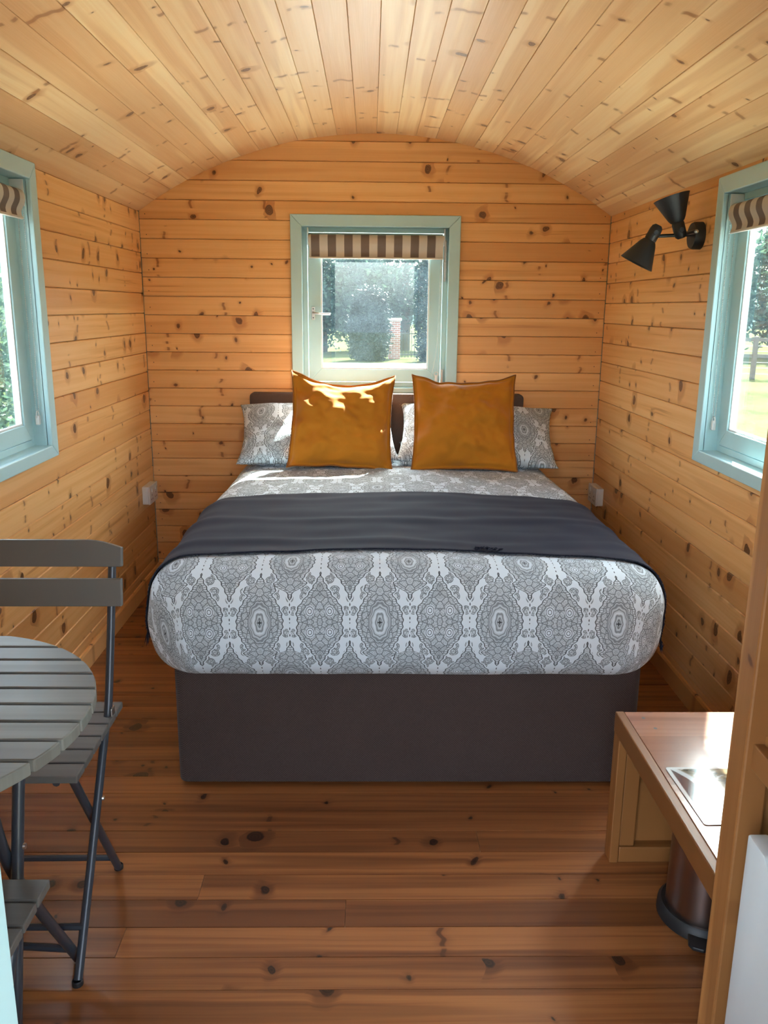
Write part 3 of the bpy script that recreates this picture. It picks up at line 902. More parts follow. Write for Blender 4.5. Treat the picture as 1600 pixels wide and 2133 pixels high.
# ------------------------------------------------------------------ pillows and cushions
def pillow(name, mat, W, H, T, loc, alpha, roll, yaw, seed, label, cat, group=None, flange=0.0, sag=0.0, pipe=None, N=40, wr=1.0, conc=0.05, uvs=(0, 0)):
    def pos(u, v, side):
        x = W / 2 * u * (1 - conc * (1 - abs(v) ** 2.4))
        y = H / 2 * v * (1 - conc * (1 - abs(u) ** 2.4))
        y -= sag * (1 - u * u) * ((v + 1) / 2) ** 2
        lim = 1 - flange
        uu, vv = min(abs(u) / lim, 1), min(abs(v) / lim, 1)
        z = T / 2 * ((1 - uu ** 2.6) * (1 - vv ** 2.6)) ** 0.55
        e = (1 - uu ** 8) * (1 - vv ** 8)
        p = Vector((u * 1.6 + seed * 7.1, v * 1.6 + side * 3.3, seed * 1.7))
        edge = max(uu, vv) ** 3
        ang = math.atan2(v, u)
        z += e * wr * (0.010 * mnoise.noise(p * 1.4) + 0.004 * mnoise.noise(p * 4.0))
        z += e * wr * edge * 0.013 * mnoise.noise(Vector((ang * 3.2, seed * 2.3, max(uu, vv) * 0.9)))
        zz = max(z, 0.0) * side + wr * 0.006 * mnoise.noise(Vector((u * 2.0, v * 2.0, seed + 40.0))) + wr * 0.012 * (max(uu, vv) ** 6) * mnoise.noise(Vector((u * 3.0, v * 3.0, seed + 60.0)))
        return Vector((x, y, zz + side * 0.0015))
    v, f, uv = [], [], []
    idx = {}
    def vert(i, j, side):
        edge = i in (0, N) or j in (0, N)
        key = (i, j, 0 if edge else side)
        if key not in idx:
            u, w = 2 * i / N - 1, 2 * j / N - 1
            # denser towards the rim
            u = math.sin(u * math.pi / 2) * 0.5 + u * 0.5; w = math.sin(w * math.pi / 2) * 0.5 + w * 0.5
            p = pos(u, w, side)
            idx[key] = len(v); v.append(tuple(p)); uv.append((p.x + uvs[0], p.y + uvs[1]))
        return idx[key]
    for side in (1, -1):
        for j in range(N):
            for i in range(N):
                q = (vert(i, j, side), vert(i + 1, j, side), vert(i + 1, j + 1, side), vert(i, j + 1, side))
                f.append(q if side == 1 else q[::-1])
    me = bpy.data.meshes.new(name); me.from_pydata(v, [], f)
    lay = me.uv_layers.new(name='UVMap')
    for lp in me.loops: lay.data[lp.index].uv = uv[lp.vertex_index]
    me.polygons.foreach_set('use_smooth', [True] * len(me.polygons)); me.materials.append(mat)
    o = bpy.data.objects.new(name, me); COL.objects.link(o)
    o.matrix_world = Matrix.Translation(loc) @ Matrix.Rotation(yaw, 4, 'Z') @ Matrix.Rotation(alpha, 4, 'X') @ Matrix.Rotation(roll, 4, 'Z')
    tag(o, label, cat, group)
    if pipe:
        ring = [(i, 0) for i in range(N)] + [(N, j) for j in range(N)] + [(i, N) for i in range(N, 0, -1)] + [(0, j) for j in range(N, 0, -1)]
        pts = [v[idx[(i, j, 0)]] for i, j in ring]
        pm = MB().tube(pts, 0.0032, 6, closed=True)
        po = pm.build('piping', pipe, o, smooth=True)
        po.matrix_parent_inverse = Matrix.Identity(4)
    return o
D = math.radians
pillow('bed_pillow', M['damask'], 0.72, 0.36, 0.12, (-0.250, 3.955, 0.705), D(6), 0, D(1), 1.0, 'paisley pillow lying flat beneath the upper pillow, window latch side', 'pillow', 'paisley pillows at the headboard')
pillow('bed_pillow', M['damask'], 0.72, 0.36, 0.12, (0.500, 3.955, 0.705), D(6), 0, D(-1), 2.0, 'paisley pillow lying flat beneath the upper pillow, wall lamp side', 'pillow', 'paisley pillows at the headboard', uvs=(0.05, 0.07))
pillow('bed_pillow', M['damask'], 0.745, 0.43, 0.16, (-0.245, 3.935, 0.805), D(32), D(2), D(2), 3.0, 'sunlit paisley pillow propped on the headboard, window latch side', 'pillow', 'paisley pillows at the headboard', uvs=(0.02, 0.1), conc=0.07)
pillow('bed_pillow', M['damask'], 0.745, 0.43, 0.16, (0.505, 3.935, 0.800), D(32), D(-3), D(-2), 4.0, 'paisley pillow propped on the headboard, wall lamp side', 'pillow', 'paisley pillows at the headboard', uvs=(0.11, 0.03), conc=0.07)
pillow('scatter_cushion', M['mustard'], 0.475, 0.455, 0.15, (-0.128, 3.790, 0.878), D(66), D(-3.0), D(3), 5.0, 'square mustard cushion with its one corner raised before the window latch', 'cushion', 'mustard scatter cushions', flange=0.06, sag=0.045, pipe=M['mustard_piping'], N=64, wr=2.8, conc=0.07)
pillow('scatter_cushion', M['mustard'], 0.475, 0.455, 0.15, (0.428, 3.790, 0.874), D(66), D(0.5), D(-3), 9.0, 'square mustard cushion nearer the wall with the lamp', 'cushion', 'mustard scatter cushions', flange=0.06, sag=0.028, pipe=M['mustard_piping'], N=64, wr=2.8, conc=0.06)

# ------------------------------------------------------------------ wall lamp
lamp = thing('wall_lamp', (XR, 3.04, 1.632), 'black twin wall lamp with two cone shades beside the window', 'lamp')
MB().lathe([(0.0, 0.0), (0.046, 0.0), (0.046, 0.026), (0.042, 0.034), (0.0, 0.036)], (XR, 3.04, 1.632), (-1, 0, 0), 32).build('wall_plate', M['black'], lamp, smooth=True)
MB().tube([(XR - 0.030, 3.042, 1.636), (0.985, 3.05, 1.629)], 0.0062, 10).build('arm', M['black'], lamp, smooth=True)
rod = MB().tube([(XR - 0.044, 3.055, 1.640), (XR - 0.040, 2.985, 1.641)], 0.0075, 10).build('cross_rod', M['dark_tube'], lamp, smooth=True)
MB().lathe([(0.0, 0.0), (0.006, 0.001), (0.0075, 0.005), (0.006, 0.010), (0.0, 0.012)], (XR - 0.040, 2.985, 1.641), (0.05, -1, 0), 12).build('end_knob', M['chrome'], rod, smooth=True)
def lamp_head(o, d, L=0.118):
    o, d = Vector(o), Vector(d).normalized()
    prof = [(0.0, -0.030), (0.012, -0.029), (0.019, -0.022), (0.021, -0.010), (0.021, 0.022), (0.0195, 0.026), (0.024, 0.030), (0.030, 0.040), (0.060, L), (0.0615, L + 0.002), (0.0585, L), (0.028, 0.042), (0.018, 0.034), (0.0, 0.032)]
    s = MB().lathe(prof, o, d, 32).build('lamp_shade', M['black'], lamp, smooth=True)
    MB().lathe([(0.0, 0.034), (0.013, 0.036), (0.013, 0.05), (0.024, 0.075), (0.022, 0.092), (0.0, 0.100)], o, d, 16).build('bulb', M['bulb'], s, smooth=True)
    MB().tube([o - Vector((0.0, 0.026, 0)), o + Vector((0.0, 0.026, 0))], 0.008, 10).build('knuckle', M['dark_tube'], lamp, smooth=True)
M['bulb'] = plain('frosted_bulb', (0.7, 0.7, 0.68), 0.3)
lamp_head((1.072, 3.040, 1.650), (-0.28, 0.10, 0.92), 0.112)
lamp_head((0.988, 3.052, 1.640), (-0.42, 0.12, -0.86), 0.112)

# ------------------------------------------------------------------ bench, leaflet, bin
bench = thing('bench', (0.87, 1.58, 0), 'low pine bench with varnished plywood top under the window', 'bench')
def timber(parent, name, lo, hi, mat, axis, bevel=0.003):
    """a board whose local X runs along its length so that the grain follows it"""
    lo, hi = Vector(lo), Vector(hi); c = (lo + hi) / 2; h = (hi - lo) / 2
    R = {'x': Matrix.Identity(3), 'y': Matrix(((0, -1, 0), (1, 0, 0), (0, 0, 1))), 'z': Matrix(((0, 0, -1), (0, 1, 0), (1, 0, 0)))}[axis]
    hl = R.inverted() @ h; hl = Vector(abs(t) for t in hl)
    mb_ = MB().box(-hl, hl)
    o = mb_.build(name, mat, None, bevel=bevel)
    po = Vector(ORIGIN.get(parent.name, (0, 0, 0)))
    o.parent = parent
    o.matrix_local = Matrix.Translation(c - po) @ R.to_4x4()
    ORIGIN[o.name] = tuple(po)
    return o
bt = timber(bench, 'bench_top', (0.640, 1.262, 0.382), (XR - 0.014, 1.905, 0.402), M['ply'], 'x', 0.0015)
timber(bench, 'edge_trim', (0.617, 1.262, 0.350), (0.639, 1.905, 0.404), M['bench'], 'y', 0.003)
for (sx, sy) in ((0.678, 1.872), (0.690, 1.820)):
    MB().lathe([(0.0, 0.4022), (0.0045, 0.4022), (0.0, 0.4025)], (sx, sy, 0.0), (0, 0, 1), 10).build('screw_hole', M['black'], bt).parent = bench
timber(bench, 'leg', (0.619, 1.862, 0.0), (0.642, 1.906, 0.351), M['bench'], 'z')
timber(bench, 'leg_batten', (0.643, 1.868, 0.045), (0.682, 1.905, 0.380), M['bench'], 'z')
timber(bench, 'leg', (1.085, 1.862, 0.045), (1.130, 1.905, 0.380), M['bench'], 'z')
timber(bench, 'foot_rail', (0.643, 1.864, 0.0), (1.130, 1.905, 0.044), M['bench'], 'x')
timber(bench, 'end_board', (0.683, 1.893, 0.044), (1.084, 1.905, 0.380), M['bench'], 'z', 0.001)
timber(bench, 'top_bearer', (0.683, 1.862, 0.336), (1.084, 1.892, 0.381), M['bench'], 'x')
timber(bench, 'wall_bearer', (1.098, 1.262, 0.336), (1.135, 1.860, 0.381), M['bench'], 'y')
timber(bench, 'leg', (0.640, 1.264, 0.0), (0.682, 1.302, 0.381), M['bench'], 'z')

def leaflet_mat():
    m = Mat('laminated_leaflet', 0.08, 0.6)
    x, y, z = m.coords()
    edge = (x.abs() - 0.1405).max(y.abs() - 0.097)
    n = m.noise(m.vec(x, y), 7.0, 4.0, 0.6, 1.2)
    n2 = m.noise(m.vec(x * 3.0 + y * 2.0, y * 9.0 - x * 4.0), 5.0, 3.0)
    col = m.mix(n.step(0.42, 0.56), (0.05, 0.035, 0.022), (0.30, 0.22, 0.13))
    col = m.mix(n2.step(0.52, 0.62), col, (0.55, 0.52, 0.47))
    st = ((x * 420.0 + y * 60.0).sin() * 0.5 + 0.5) * (x - 0.03).step(0.0, 0.02) * y.step(0.02, 0.04)
    col = m.mix(st * 0.8, col, (0.62, 0.55, 0.42))
    curve = (x + 0.095) + (y * y) * 4.0
    col = m.mix(curve.step(0.012, 0.004), col, (0.60, 0.64, 0.68))
    col = m.mix(curve.step(-0.006, -0.010), col, (0.13, 0.035, 0.025))
    col = m.mix(edge.step(-0.002, 0.001), col, (0.70, 0.72, 0.74))
    m.set('Base Color', col); m.set('Coat Weight', 1.0); m.set('Coat Roughness', 0.03)
    return m.m
lf = MB().prism(rounded_rect(-0.1485, 0.1485, -0.105, 0.105, 0.006, 3), 0.0, 0.0012, 'z').build('leaflet', leaflet_mat())
lf.location = (0.803, 1.540, 0.4030); lf.rotation_euler = (0, 0, D(1.5))
tag(lf, 'glossy laminated leaflet with brown picture lying on the bench', 'leaflet')

bin_ = thing('pedal_bin', (0.785, 1.668, 0), 'small steel pedal bin with black base under the bench', 'bin')
M['bin'] = plain('steel_tinted_by_reflection', (0.30, 0.22, 0.19), 0.30, metal=1.0, var=0.06)  # plain steel; the brown it mirrors is put into the colour
MB().lathe([(0.0, 0.03), (0.086, 0.03), (0.084, 0.25), (0.0, 0.25)], (0.785, 1.668, 0), (0, 0, 1), 40).build('bin_body', M['bin'], bin_, smooth=True)
br = MB().lathe([(0.0, 0.0), (0.098, 0.0), (0.104, 0.006), (0.103, 0.026), (0.095, 0.036), (0.085, 0.034), (0.0, 0.033)], (0.785, 1.668, 0), (0, 0, 1), 40).build('base_ring', M['black'], bin_, smooth=True)
MB().lathe([(0.086, 0.25), (0.089, 0.252), (0.089, 0.262), (0.070, 0.288), (0.035, 0.302), (0.0, 0.305)], (0.785, 1.668, 0), (0, 0, 1), 40).build('lid', M['bin'], bin_, smooth=True)
MB().prism([(-0.026, 0.0), (0.026, 0.0), (0.022, -0.036), (0.012, -0.046), (-0.012, -0.046), (-0.022, -0.036)], 0.012, 0.022, 'z').build('pedal', M['black'], None, bevel=0.003).parent = bin_
_pd = [o for o in COL.objects if o.name == 'pedal'][0]; _pd.location = (-0.040, -0.085, 0.0); _pd.rotation_euler = (0, 0, D(-25))

# ------------------------------------------------------------------ shelf unit and fridge
unit = thing('shelf_unit', (0.87, 0.98, 0), 'tall open pine shelf unit framing the white fridge by the door', 'shelving')
PX0, PX1 = 0.606, 0.650
timber(unit, 'post', (PX0, 1.205, 0.0), (PX1, 1.262, 1.78), M['post'], 'z', 0.004)
timber(unit, 'post', (PX0, 0.668, 0.0), (PX1, 0.700, 1.78), M['post'], 'z', 0.004)
pnl_w = (XR - 0.013 - PX1) / 5
for k in range(5):
    timber(unit, 'end_board', (PX1 + k * pnl_w + 0.0008, 1.226, 0.0), (PX1 + (k + 1) * pnl_w - 0.0008, 1.244, 1.78), M['post'], 'z', 0.0015)
sh = timber(unit, 'shelf', (PX0 + 0.030, 0.702, 0.700), (XR - 0.014, 1.225, 0.718), M['post'], 'y', 0.002)
timber(unit, 'shelf_rail', (PX0 + 0.012, 0.702, 0.660), (PX0 + 0.030, 1.225, 0.704), M['post'], 'y', 0.002)
timber(unit, 'shelf', (PX0 + 0.030, 0.702, 1.240), (XR - 0.014, 1.225, 1.258), M['post'], 'y', 0.002)
timber(unit, 'shelf_rail', (PX0 + 0.012, 0.702, 1.200), (PX0 + 0.030, 1.225, 1.244), M['post'], 'y', 0.002)

fridge = thing('fridge', (0.86, 0.93, 0), 'white under-shelf fridge with moulded door handle behind the pine post', 'fridge')
FY0, FY1, FZ = 0.712, 1.152, 0.578
MB().box((0.655, FY0, 0.02), (1.10, FY1, FZ - 0.012)).build('fridge_body', M['fridge'], fridge, bevel=0.006)
# door: a slab with a scooped grip along its top edge
dm = MB()
prof = []
for i in range(25):
    t = i / 24; yy = FY1 - t * (FY1 - FY0)
    dip = 0.0
    e = (FY1 - yy)
    if 0.055 < e < 0.383: dip = 0.030 * min(1, math.sin(math.pi * min((e - 0.055) / 0.09, 0.5)) if e < 0.22 else math.sin(math.pi * min((0.383 - e) / 0.09, 0.5)))
    prof.append((yy, FZ - dip))
poly = [(FY0, 0.045)] + [(FY1, 0.045)] + prof
dm.prism([(FY1, 0.045)] + prof + [(FY0, 0.045)], 0.599, 0.632, 'x')
dm.box((0.632, FY0, 0.045), (0.652, FY1, FZ))
fd = dm.build('fridge_door', M['fridge'], fridge, smooth=True, bevel=0.004)
MB().lathe([(0.0, 0.0), (0.010, 0.0), (0.010, 0.003), (0.007, 0.005), (0.0, 0.005)], (0.640, FY1 - 0.022, FZ), (0, 0, 1), 16).build('hinge_cap', M['fridge'], fd, smooth=True)
for (fx, fy) in ((0.69, FY0 + 0.04), (0.69, FY1 - 0.04), (1.06, FY0 + 0.04), (1.06, FY1 - 0.04)):
    MB().lathe([(0.0, 0.0), (0.016, 0.0), (0.016, 0.021), (0.0, 0.021)], (fx, fy, 0), (0, 0, 1), 12).build('foot', M['black'], fridge)

# ------------------------------------------------------------------ bistro table and folding chairs
TZ = 0.765
TC = (-0.764, 1.184); TR = 0.329
table = thing('bistro_table', (TC[0], TC[1], 0), 'round slatted grey folding bistro table', 'table')
PITCH = 0.0571
y0 = 1.506 - PITCH * 12
k = 0
while y0 < TC[1] + TR:
    a, b = max(y0 + 0.0030, TC[1] - TR + 0.004), min(y0 + PITCH - 0.0030, TC[1] + TR - 0.002)
    if b - a > 0.012:
        n = 8; right, left = [], []
        for i in range(n + 1):
            yy = a + (b - a) * i / n; hw = math.sqrt(max(TR ** 2 - (yy - TC[1]) ** 2, 1e-6))
            right.append((hw, yy)); left.append((-hw, yy))
        yc = (a + b) / 2
        poly = [(p[0], p[1] - yc) for p in right] + [(p[0], p[1] - yc) for p in left[::-1]]
        s = MB().prism(poly, -0.010, 0.010, 'z').build('slat', M['slat_table'], None, bevel=0.0022)
        s.parent = table; s.location = (0, yc - TC[1], TZ - 0.010)
    y0 += PITCH
for sx in (-1, 1):
    X1 = TC[0] + sx * 0.158; X2 = TC[0] + sx * 0.138
    MB().tube(smooth_path([(X1, 1.365, 0.742), (X1, 1.316, 0.595), (X1, 1.279, 0.46), (X1, 1.206, 0.169), (X1, 1.165, 0.006)], 4), 0.0105, 12).build('leg', M['dark_tube'], table, smooth=True)
    MB().tube(smooth_path([(X2, 1.205, 0.742), (X2, 1.250, 0.53), (X2, 1.285, 0.425), (X2, 1.36, 0.29), (X2 + sx * 0.002, 1.538, 0.008)], 5), 0.0105, 12).build('leg', M['dark_tube'], table, smooth=True)
    MB().lathe([(0.0, 0.0), (0.006, 0.0), (0.005, 0.004), (0.0, 0.005)], (X1 + sx * 0.010, 1.281, 0.466), (sx, 0, 0), 10).build('pivot_bolt', M['chrome'], table, smooth=True)
    MB().box((TC[0] + sx * 0.150 - 0.008, TC[1] - 0.24, TZ - 0.040), (TC[0] + sx * 0.150 + 0.008, TC[1] + 0.24, TZ - 0.020)).build('bearer', M['dark_tube'], table, bevel=0.002)
MB().tube([(TC[0] - 0.138, 1.525, 0.060), (TC[0] + 0.138, 1.505, 0.060)], 0.008, 8).build('stretcher', M['dark_tube'], table, smooth=True)
MB().tube([(TC[0] - 0.158, 1.185, 0.080), (TC[0] + 0.158, 1.185, 0.080)], 0.008, 8).build('stretcher', M['dark_tube'], table, smooth=True)

def make_chair(label):
    """folding chair, front towards -Y, origin on the floor under the seat"""
    c = thing('folding_chair', (0, 0, 0), label, 'chair', 'slatted folding chairs')
    SZ = 0.452
    for k in range(6):
        f0 = -0.167 + k * 0.0565
        timber(c, 'seat_slat', (-0.195, f0, SZ - 0.016), (0.195, f0 + 0.0505, SZ), M['slat'], 'x', 0.002)
    # back slats
    def back_slat(z0, z1, rounded):
        n = 10; top = []
        for i in range(n + 1):
            x = 0.208 * i / n; d = 0.0
            if rounded: d = 0.018 * max(0.0, (x - 0.13) / 0.078) ** 1.6
            top.append((x, z1 - d))
        poly = [(-0.208, z0), (0.208, z0)] + top[::-1] + [(-p[0], p[1]) for p in top[1:]]
        zc = (z0 + z1) / 2
        s = MB().prism([(p[0], p[1] - zc) for p in poly], -0.008, 0.008, 'y').build('back_slat', M['slat'], None, bevel=0.002)
        s.parent = c; s.location = (0, 0.190 + (zc - 0.77) * 0.25, zc)
        s.rotation_euler = (D(-10), 0, 0)
    back_slat(0.782, 0.845, True); back_slat(0.692, 0.757, False)
    for sx in (-1, 1):
        X1, X2 = sx * 0.180, sx * 0.160
        MB().tube(smooth_path([(X1, 0.218, 0.825), (X1, 0.198, 0.745), (X1, 0.110, 0.480), (X1, 0.060, 0.410), (X1, -0.104, 0.168), (X1, -0.215, 0.008)], 5), 0.0095, 12).build('long_leg', M['dark_tube'], c, smooth=True)
        MB().tube([(X2, -0.115, 0.432), (X2, 0.150, 0.008)], 0.0095, 12).build('short_leg', M['dark_tube'], c, smooth=True)
        MB().tube([(X2 - sx * 0.014, -0.150, 0.427), (X2 - sx * 0.014, 0.165, 0.427)], 0.008, 8).build('seat_rail', M['dark_tube'], c, smooth=True)
        MB().lathe([(0.0, 0.0), (0.006, 0.0), (0.005, 0.004), (0.0, 0.005)], (X1 + sx * 0.009, -0.008, 0.302), (sx, 0, 0), 10).build('pivot_bolt', M['chrome'], c, smooth=True)
        MB().lathe([(0.0095, 0.012), (0.0115, 0.010), (0.0115, 0.0), (0.0, 0.0)], (X1, -0.219, 0.0), (0, 0, 1), 12).build('foot_cap', M['black'], c, smooth=True)
        MB().lathe([(0.0095, 0.012), (0.0115, 0.010), (0.0115, 0.0), (0.0, 0.0)], (X2, 0.154, 0.0), (0, 0, 1), 12).build('foot_cap', M['black'], c, smooth=True)
        MB().box((X1 + sx * 0.009, 0.088, 0.440), (X1 + sx * 0.013, 0.112, 0.470)).build('seat_bracket', M['chrome'], c, bevel=0.001)
    MB().tube([(-0.160, 0.122, 0.054), (0.160, 0.122, 0.054)], 0.0075, 8).build('stretcher', M['dark_tube'], c, smooth=True)
    MB().tube([(-0.180, -0.160, 0.092), (0.180, -0.160, 0.092)], 0.0075, 8).build('stretcher', M['dark_tube'], c, smooth=True)
    MB().tube([(-0.160, -0.112, 0.425), (0.160, -0.112, 0.425)], 0.0085, 8).build('front_rail', M['dark_tube'], c, smooth=True)
    return c
chair = make_chair('grey slatted folding chair with its backrest towards the bed')
chair2 = copy_tree(chair)
chair.location = (-0.785, 1.690, 0); chair.rotation_euler = (0, 0, D(0.5))
chair2.location = (-0.722, 1.046, 0); chair2.rotation_euler = (0, 0, math.pi)
chair2['label'] = 'grey slatted folding chair nearest the doorway, only its seat front in view'

# ------------------------------------------------------------------ outdoors
def grass_mat():
    m = Mat('meadow_grass', 1.0, 0.0)
    x, y, z = m.coords()
    n1 = m.noise(m.vec(x, y, z), 0.35, 4.0); n2 = m.noise(m.vec(x, y, z), 6.0, 4.0, 0.7)
    col = m.mix(n1.step(0.35, 0.65), (0.031, 0.038, 0.015), (0.052, 0.055, 0.025))
    col = m.mix(n2.step(0.35, 0.75) * 0.6, col, (0.070, 0.068, 0.036))
    m.set('Base Color', col)
    return m.m
M['grass'] = grass_mat()
M['gravel'] = plain('pale_gravel', (0.50, 0.47, 0.42), 1.0, 0.0, var=0.25, scale=18)
M['fence'] = plain('weathered_fence', (0.10, 0.085, 0.065), 0.8, 0.2, var=0.3, scale=8)
M['bark'] = plain('bark', (0.06, 0.045, 0.03), 0.9, 0.1, var=0.3, scale=12)
g = MB().box((-90, -60, GROUND - 0.5), (90, 140, GROUND)).build('lawn', M['grass'])
tag(g, 'sunlit meadow grass round the hut', 'lawn', kind='structure')
p = MB().box((-40, 24.5, GROUND - 0.02), (5.5, 30.0, GROUND + 0.03)).build('path', M['gravel'])
tag(p, 'pale sunlit track beyond the window over the bed', 'path', kind='structure')
p = MB().box((-3.6, -3.5, GROUND - 0.02), (5.4, 11.6, GROUND + 0.025)).build('path', M['gravel'])  # gravel lies by a window; the rest is added to light the ceiling
tag(p, 'pale gravel hardstanding, spread round the hut to bounce light inside', 'path', kind='structure')

def leaf_mat(name, a, b, trans=0.35):
    m = Mat(name, 0.6, 0.25)
    geo = m.node('ShaderNodeNewGeometry')
    r = S(m.nt, geo.outputs['Random Per Island'])
    m.set('Base Color', m.mix(r, a, b))
    tl = m.node('ShaderNodeBsdfTranslucent'); m.nt.links.new(m.mix(r, tuple(c * 1.3 for c in a), tuple(c * 1.3 for c in b)), tl.inputs[0])
    mx = m.node('ShaderNodeMixShader'); mx.inputs[0].default_value = trans
    m.nt.links.new(m.b.outputs[0], mx.inputs[1]); m.nt.links.new(tl.outputs[0], mx.inputs[2]); m.nt.links.new(mx.outputs[0], m.out.inputs[0])
    return m.m
M['leaf'] = leaf_mat('tree_leaf', (0.014, 0.032, 0.022), (0.050, 0.085, 0.050))
M['leaf_dark'] = leaf_mat('dark_leaf', (0.004, 0.009, 0.007), (0.011, 0.021, 0.014), 0.2)
M['leaf_pale'] = leaf_mat('pale_leaf', (0.035, 0.062, 0.022), (0.095, 0.125, 0.055))

def leaves(blobs, n, size, rnd):
    """leaf cards on and in a set of ellipsoids (centre, radii)"""
    v, f = [], []
    vol = [b[1][0] * b[1][1] * b[1][2] for b in blobs]; tot = sum(vol)
    for (c, r), w in zip(blobs, vol):
        for _ in range(int(n * w / tot)):
            d = Vector((rnd.gauss(0, 1), rnd.gauss(0, 1), rnd.gauss(0, 1))).normalized() * (rnd.uniform(0.45, 1.0) ** 0.5) * (1 + 0.12 * rnd.gauss(0, 1))
            p = Vector(c) + Vector((d.x * r[0], d.y * r[1], d.z * r[2]))
            if p.z < GROUND + 0.03: continue
            t = Vector((rnd.gauss(0, 1), rnd.gauss(0, 1), rnd.gauss(0, 0.7))).normalized()
            s = t.cross(Vector((rnd.gauss(0, 1), rnd.gauss(0, 1), rnd.gauss(0, 1)))).normalized()
            L = size * rnd.uniform(0.6, 1.3); k = len(v)
            v += [p - t * L, p + s * L * 0.45, p + t * L, p - s * L * 0.45]; f.append((k, k + 1, k + 2, k + 3))
    mb_ = MB(); mb_.v = [tuple(q) for q in v]; mb_.f = f
    return mb_
def tree(name, loc, blobs, n, size, mat, label, cat, seed, trunk=None, group=None):
    t = thing(name, loc, label, cat, group)
    rnd = random.Random(seed)
    bl = [(Vector(c) + Vector(loc), r) for c, r in blobs]
    leaves(bl, n, size, rnd).build('foliage', mat, t, recalc=False)
    if trunk:
        h, r = trunk
        L = Vector(loc)
        MB().tube([L + Vector((0, 0, 0)), L + Vector((0.05, 0, h * 0.4)), L + Vector((-0.05, 0.1, h * 0.75)), L + Vector((0.1, 0, h))], [r * 1.25, r, r * 0.8, r * 0.45], 10).build('trunk', M['bark'], t, smooth=True)
    return t
G = GROUND
# beyond the window over the bed
tree('broad_tree', (-2.2, 38, G), [((0, 0, 3.6), (2.6, 1.8, 3.2)), ((-1.6, 0.5, 2.2), (1.6, 1.4, 1.9)), ((1.4, -0.3, 2.7), (1.7, 1.4, 2.0))], 15000, 0.13, M['leaf'], 'broad leafy tree seen through the latch side of the window over the bed', 'tree', 11, (4.0, 0.25), 'trees beyond the track')
tree('broad_tree', (1.6, 40, G), [((0, 0, 3.9), (2.4, 1.8, 2.7)), ((-0.9, 0.2, 2.3), (1.2, 1.2, 1.4))], 11000, 0.13, M['leaf'], 'leafy tree in the middle of the window over the bed', 'tree', 12, (4.2, 0.22), 'trees beyond the track')
tree('dark_leaf_mass', (-0.05, 31.9, G), [((0, 0, 1.0), (0.76, 0.7, 1.3)), ((0.05, 0, 2.0), (0.68, 0.6, 0.70))], 14000, 0.085, M['leaf_dark'], 'dark leafy stand-in for a person reflected in the window, beside the brick gate pillar', 'shrub', 13, (1.2, 0.08))  # leaf mass added where a person's dark reflection shows in the pane
tree('dark_leaf_mass', (2.05, 31.5, G), [((0, 0, 1.9), (0.42, 0.5, 2.3))], 4500, 0.07, M['leaf_dark'], 'tall narrow dark shrub at the hinge side of the window over the bed', 'shrub', 14, (2.0, 0.07))
pil = thing('gate_pillar', (0.93, 33.2, G), 'square red brick gate pillar with stone cap beyond the bed window', 'pillar')
def brick_mat():
    m = Mat('red_brick', 0.85, 0.2)
    tc = m.node('ShaderNodeTexCoord'); b = m.node('ShaderNodeTexBrick')
    mp = m.node('ShaderNodeMapping'); mp.inputs['Rotation'].default_value = (math.pi / 2, 0, 0)
    m.nt.links.new(tc.outputs['Object'], mp.inputs[0]); m.nt.links.new(mp.outputs[0], b.inputs[0])
    b.inputs['Color1'].default_value = (0.34, 0.12, 0.075, 1); b.inputs['Color2'].default_value = (0.27, 0.10, 0.07, 1); b.inputs['Mortar'].default_value = (0.42, 0.38, 0.33, 1)
    b.inputs['Scale'].default_value = 1.0; b.inputs['Brick Width'].default_value = 0.225; b.inputs['Row Height'].default_value = 0.075; b.inputs['Mortar Size'].default_value = 0.008
    m.set('Base Color', b.outputs[0]); return m.m
MB().box((0.70, 32.97, G), (1.16, 33.43, G + 1.45)).build('shaft', brick_mat(), pil)
MB().box((0.65, 32.92, G + 1.45), (1.21, 33.48, G + 1.55)).build('cap', M['gravel'], pil, bevel=0.02)
gate = thing('iron_gate', (1.75, 33.2, G), 'low black iron railing gate next to the brick pillar', 'gate')
for zz in (0.15, 0.95): MB().box((1.17, 33.19, G + zz), (2.5, 33.22, G + zz + 0.035)).build('rail', M['black'], gate)
for i in range(11): MB().box((1.22 + i * 0.125, 33.195, G + 0.05), (1.24 + i * 0.125, 33.215, G + 1.08)).build('bar', M['black'], gate)

# beyond the lamp side window: fence, trees
fence = thing('field_fence', (11.2, 24.6, G), 'dark post and rail field fence seen through the lamp side window', 'fence')
fd_ = Vector((1, -0.35, 0)).normalized(); f0 = Vector((11.2, 24.6, G))
for i in range(-3, 4):
    q = f0 + fd_ * (2.1 * i)
    MB().box((q.x - 0.06, q.y - 0.06, G), (q.x + 0.06, q.y + 0.06, G + 1.22)).build('post', M['fence'], fence, bevel=0.01)
for zz in (1.08, 0.62):
    a, b = f0 + fd_ * -6.5 + Vector((0, 0, zz)), f0 + fd_ * 6.5 + Vector((0, 0, zz))
    nrm = Vector((-fd_.y, fd_.x, 0)) * 0.02
    MB().add([a - nrm, b - nrm, b + nrm, a + nrm, a - nrm + Vector((0, 0, .1)), b - nrm + Vector((0, 0, .1)), b + nrm + Vector((0, 0, .1)), a + nrm + Vector((0, 0, .1))],
             [(0, 3, 2, 1), (4, 5, 6, 7), (0, 1, 5, 4), (1, 2, 6, 5), (2, 3, 7, 6), (3, 0, 4, 7)]).build('rail', M['fence'], fence)
for zz in (0.15, 0.32, 0.48, 0.80, 0.95):
    MB().tube([f0 + fd_ * -6.5 + Vector((0, 0.06, zz)), f0 + fd_ * 6.5 + Vector((0, 0.06, zz))], 0.006, 4).build('wire', M['chrome'], fence)
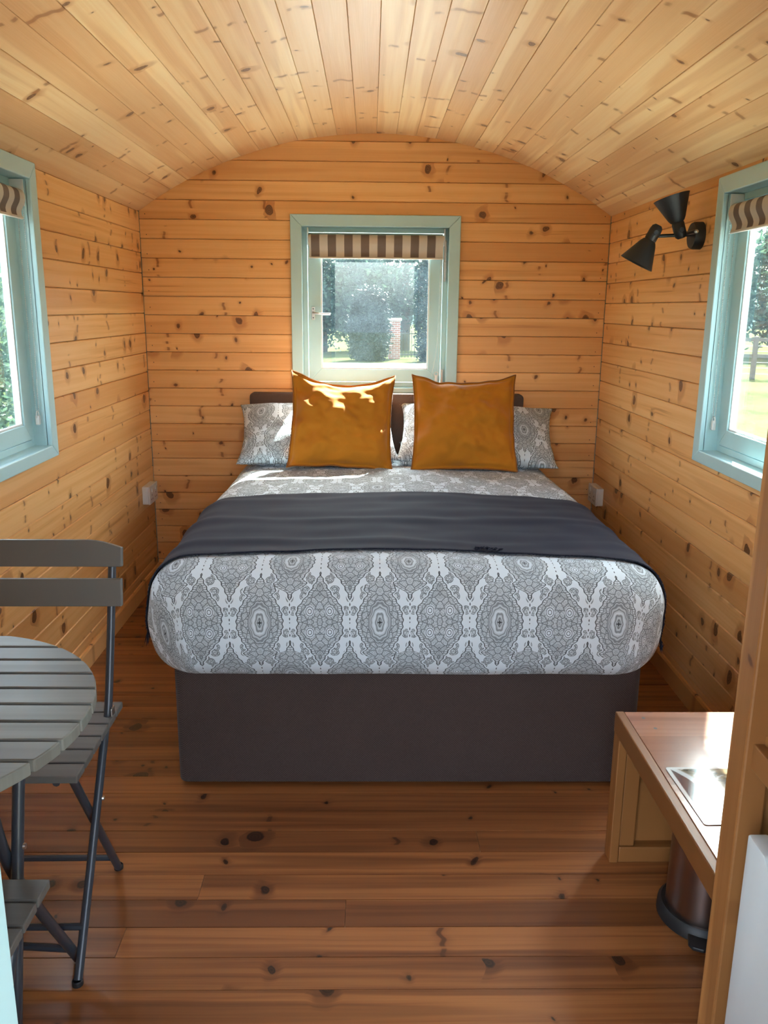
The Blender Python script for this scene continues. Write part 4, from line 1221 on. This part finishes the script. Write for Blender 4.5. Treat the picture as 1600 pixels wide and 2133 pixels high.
tree('field_tree', (17.5, 36, G), [((0, 0, 3.1), (2.6, 2.2, 2.5)), ((2.0, 0.3, 2.6), (1.9, 1.6, 2.2))], 9000, 0.16, M['leaf'], 'rounded field tree behind the post and rail fence', 'tree', 21, (3.0, 0.2))
tree('field_tree', (22.5, 40, G), [((0, 0, 3.4), (3.0, 2.4, 3.0))], 6000, 0.17, M['leaf_pale'], 'pale field tree further along the fence', 'tree', 22, (3.0, 0.2))
# a distant ridge of woodland
rid = MB()
rr = random.Random(5); top, bot = [], []
for i in range(41):
    a = math.radians(20 + 140 * i / 40)
    h = 5.0 + 2.2 * math.sin(i * 0.7) + rr.uniform(-0.8, 0.8)
    top.append((110 * math.cos(a), 10 + 110 * math.sin(a), G + h)); bot.append((95 * math.cos(a), 10 + 95 * math.sin(a), G))
back = [(125 * math.cos(math.radians(20 + 140 * i / 40)), 10 + 125 * math.sin(math.radians(20 + 140 * i / 40)), G) for i in range(41)]
for i in range(40):
    rid.add([bot[i], bot[i + 1], top[i + 1], top[i]], [(0, 1, 2, 3)]); rid.add([top[i], top[i + 1], back[i + 1], back[i]], [(0, 1, 2, 3)])
M['ridge'] = plain('distant_woodland', (0.025, 0.048, 0.042), 0.95, 0.05, var=0.4, scale=0.25)
tag(rid.build('hill', M['ridge'], smooth=True), 'distant wooded ridge beyond the meadow', 'hill', kind='structure')
# beyond the table side window: sunlit hedge
for i, (x, y, s) in enumerate(((-4.6, 9.4, 1.0), (-5.6, 11.4, 1.15), (-6.6, 13.8, 1.2), (-8.0, 16.6, 1.4), (-9.6, 20.0, 1.7))):
    tree('hedge_bush', (x, y, G), [((0, 0, 0.85 * s), (0.95 * s, 0.9 * s, 0.95 * s)), ((0.2, 0.2, 1.6 * s), (0.7 * s, 0.7 * s, 0.8 * s))], 4500, 0.055 * s, M['leaf_pale'] if i % 2 else M['leaf'],
         ('sunlit hedge bush nearest the table side window', 'second hedge bush out from the table side window', 'third hedge bush out from the table side window', 'fourth hedge bush out from the table side window', 'tall last hedge bush far beyond the table side window')[i],
         'bush', 30 + i, (0.9 * s, 0.05), 'hedge beyond the table side window')
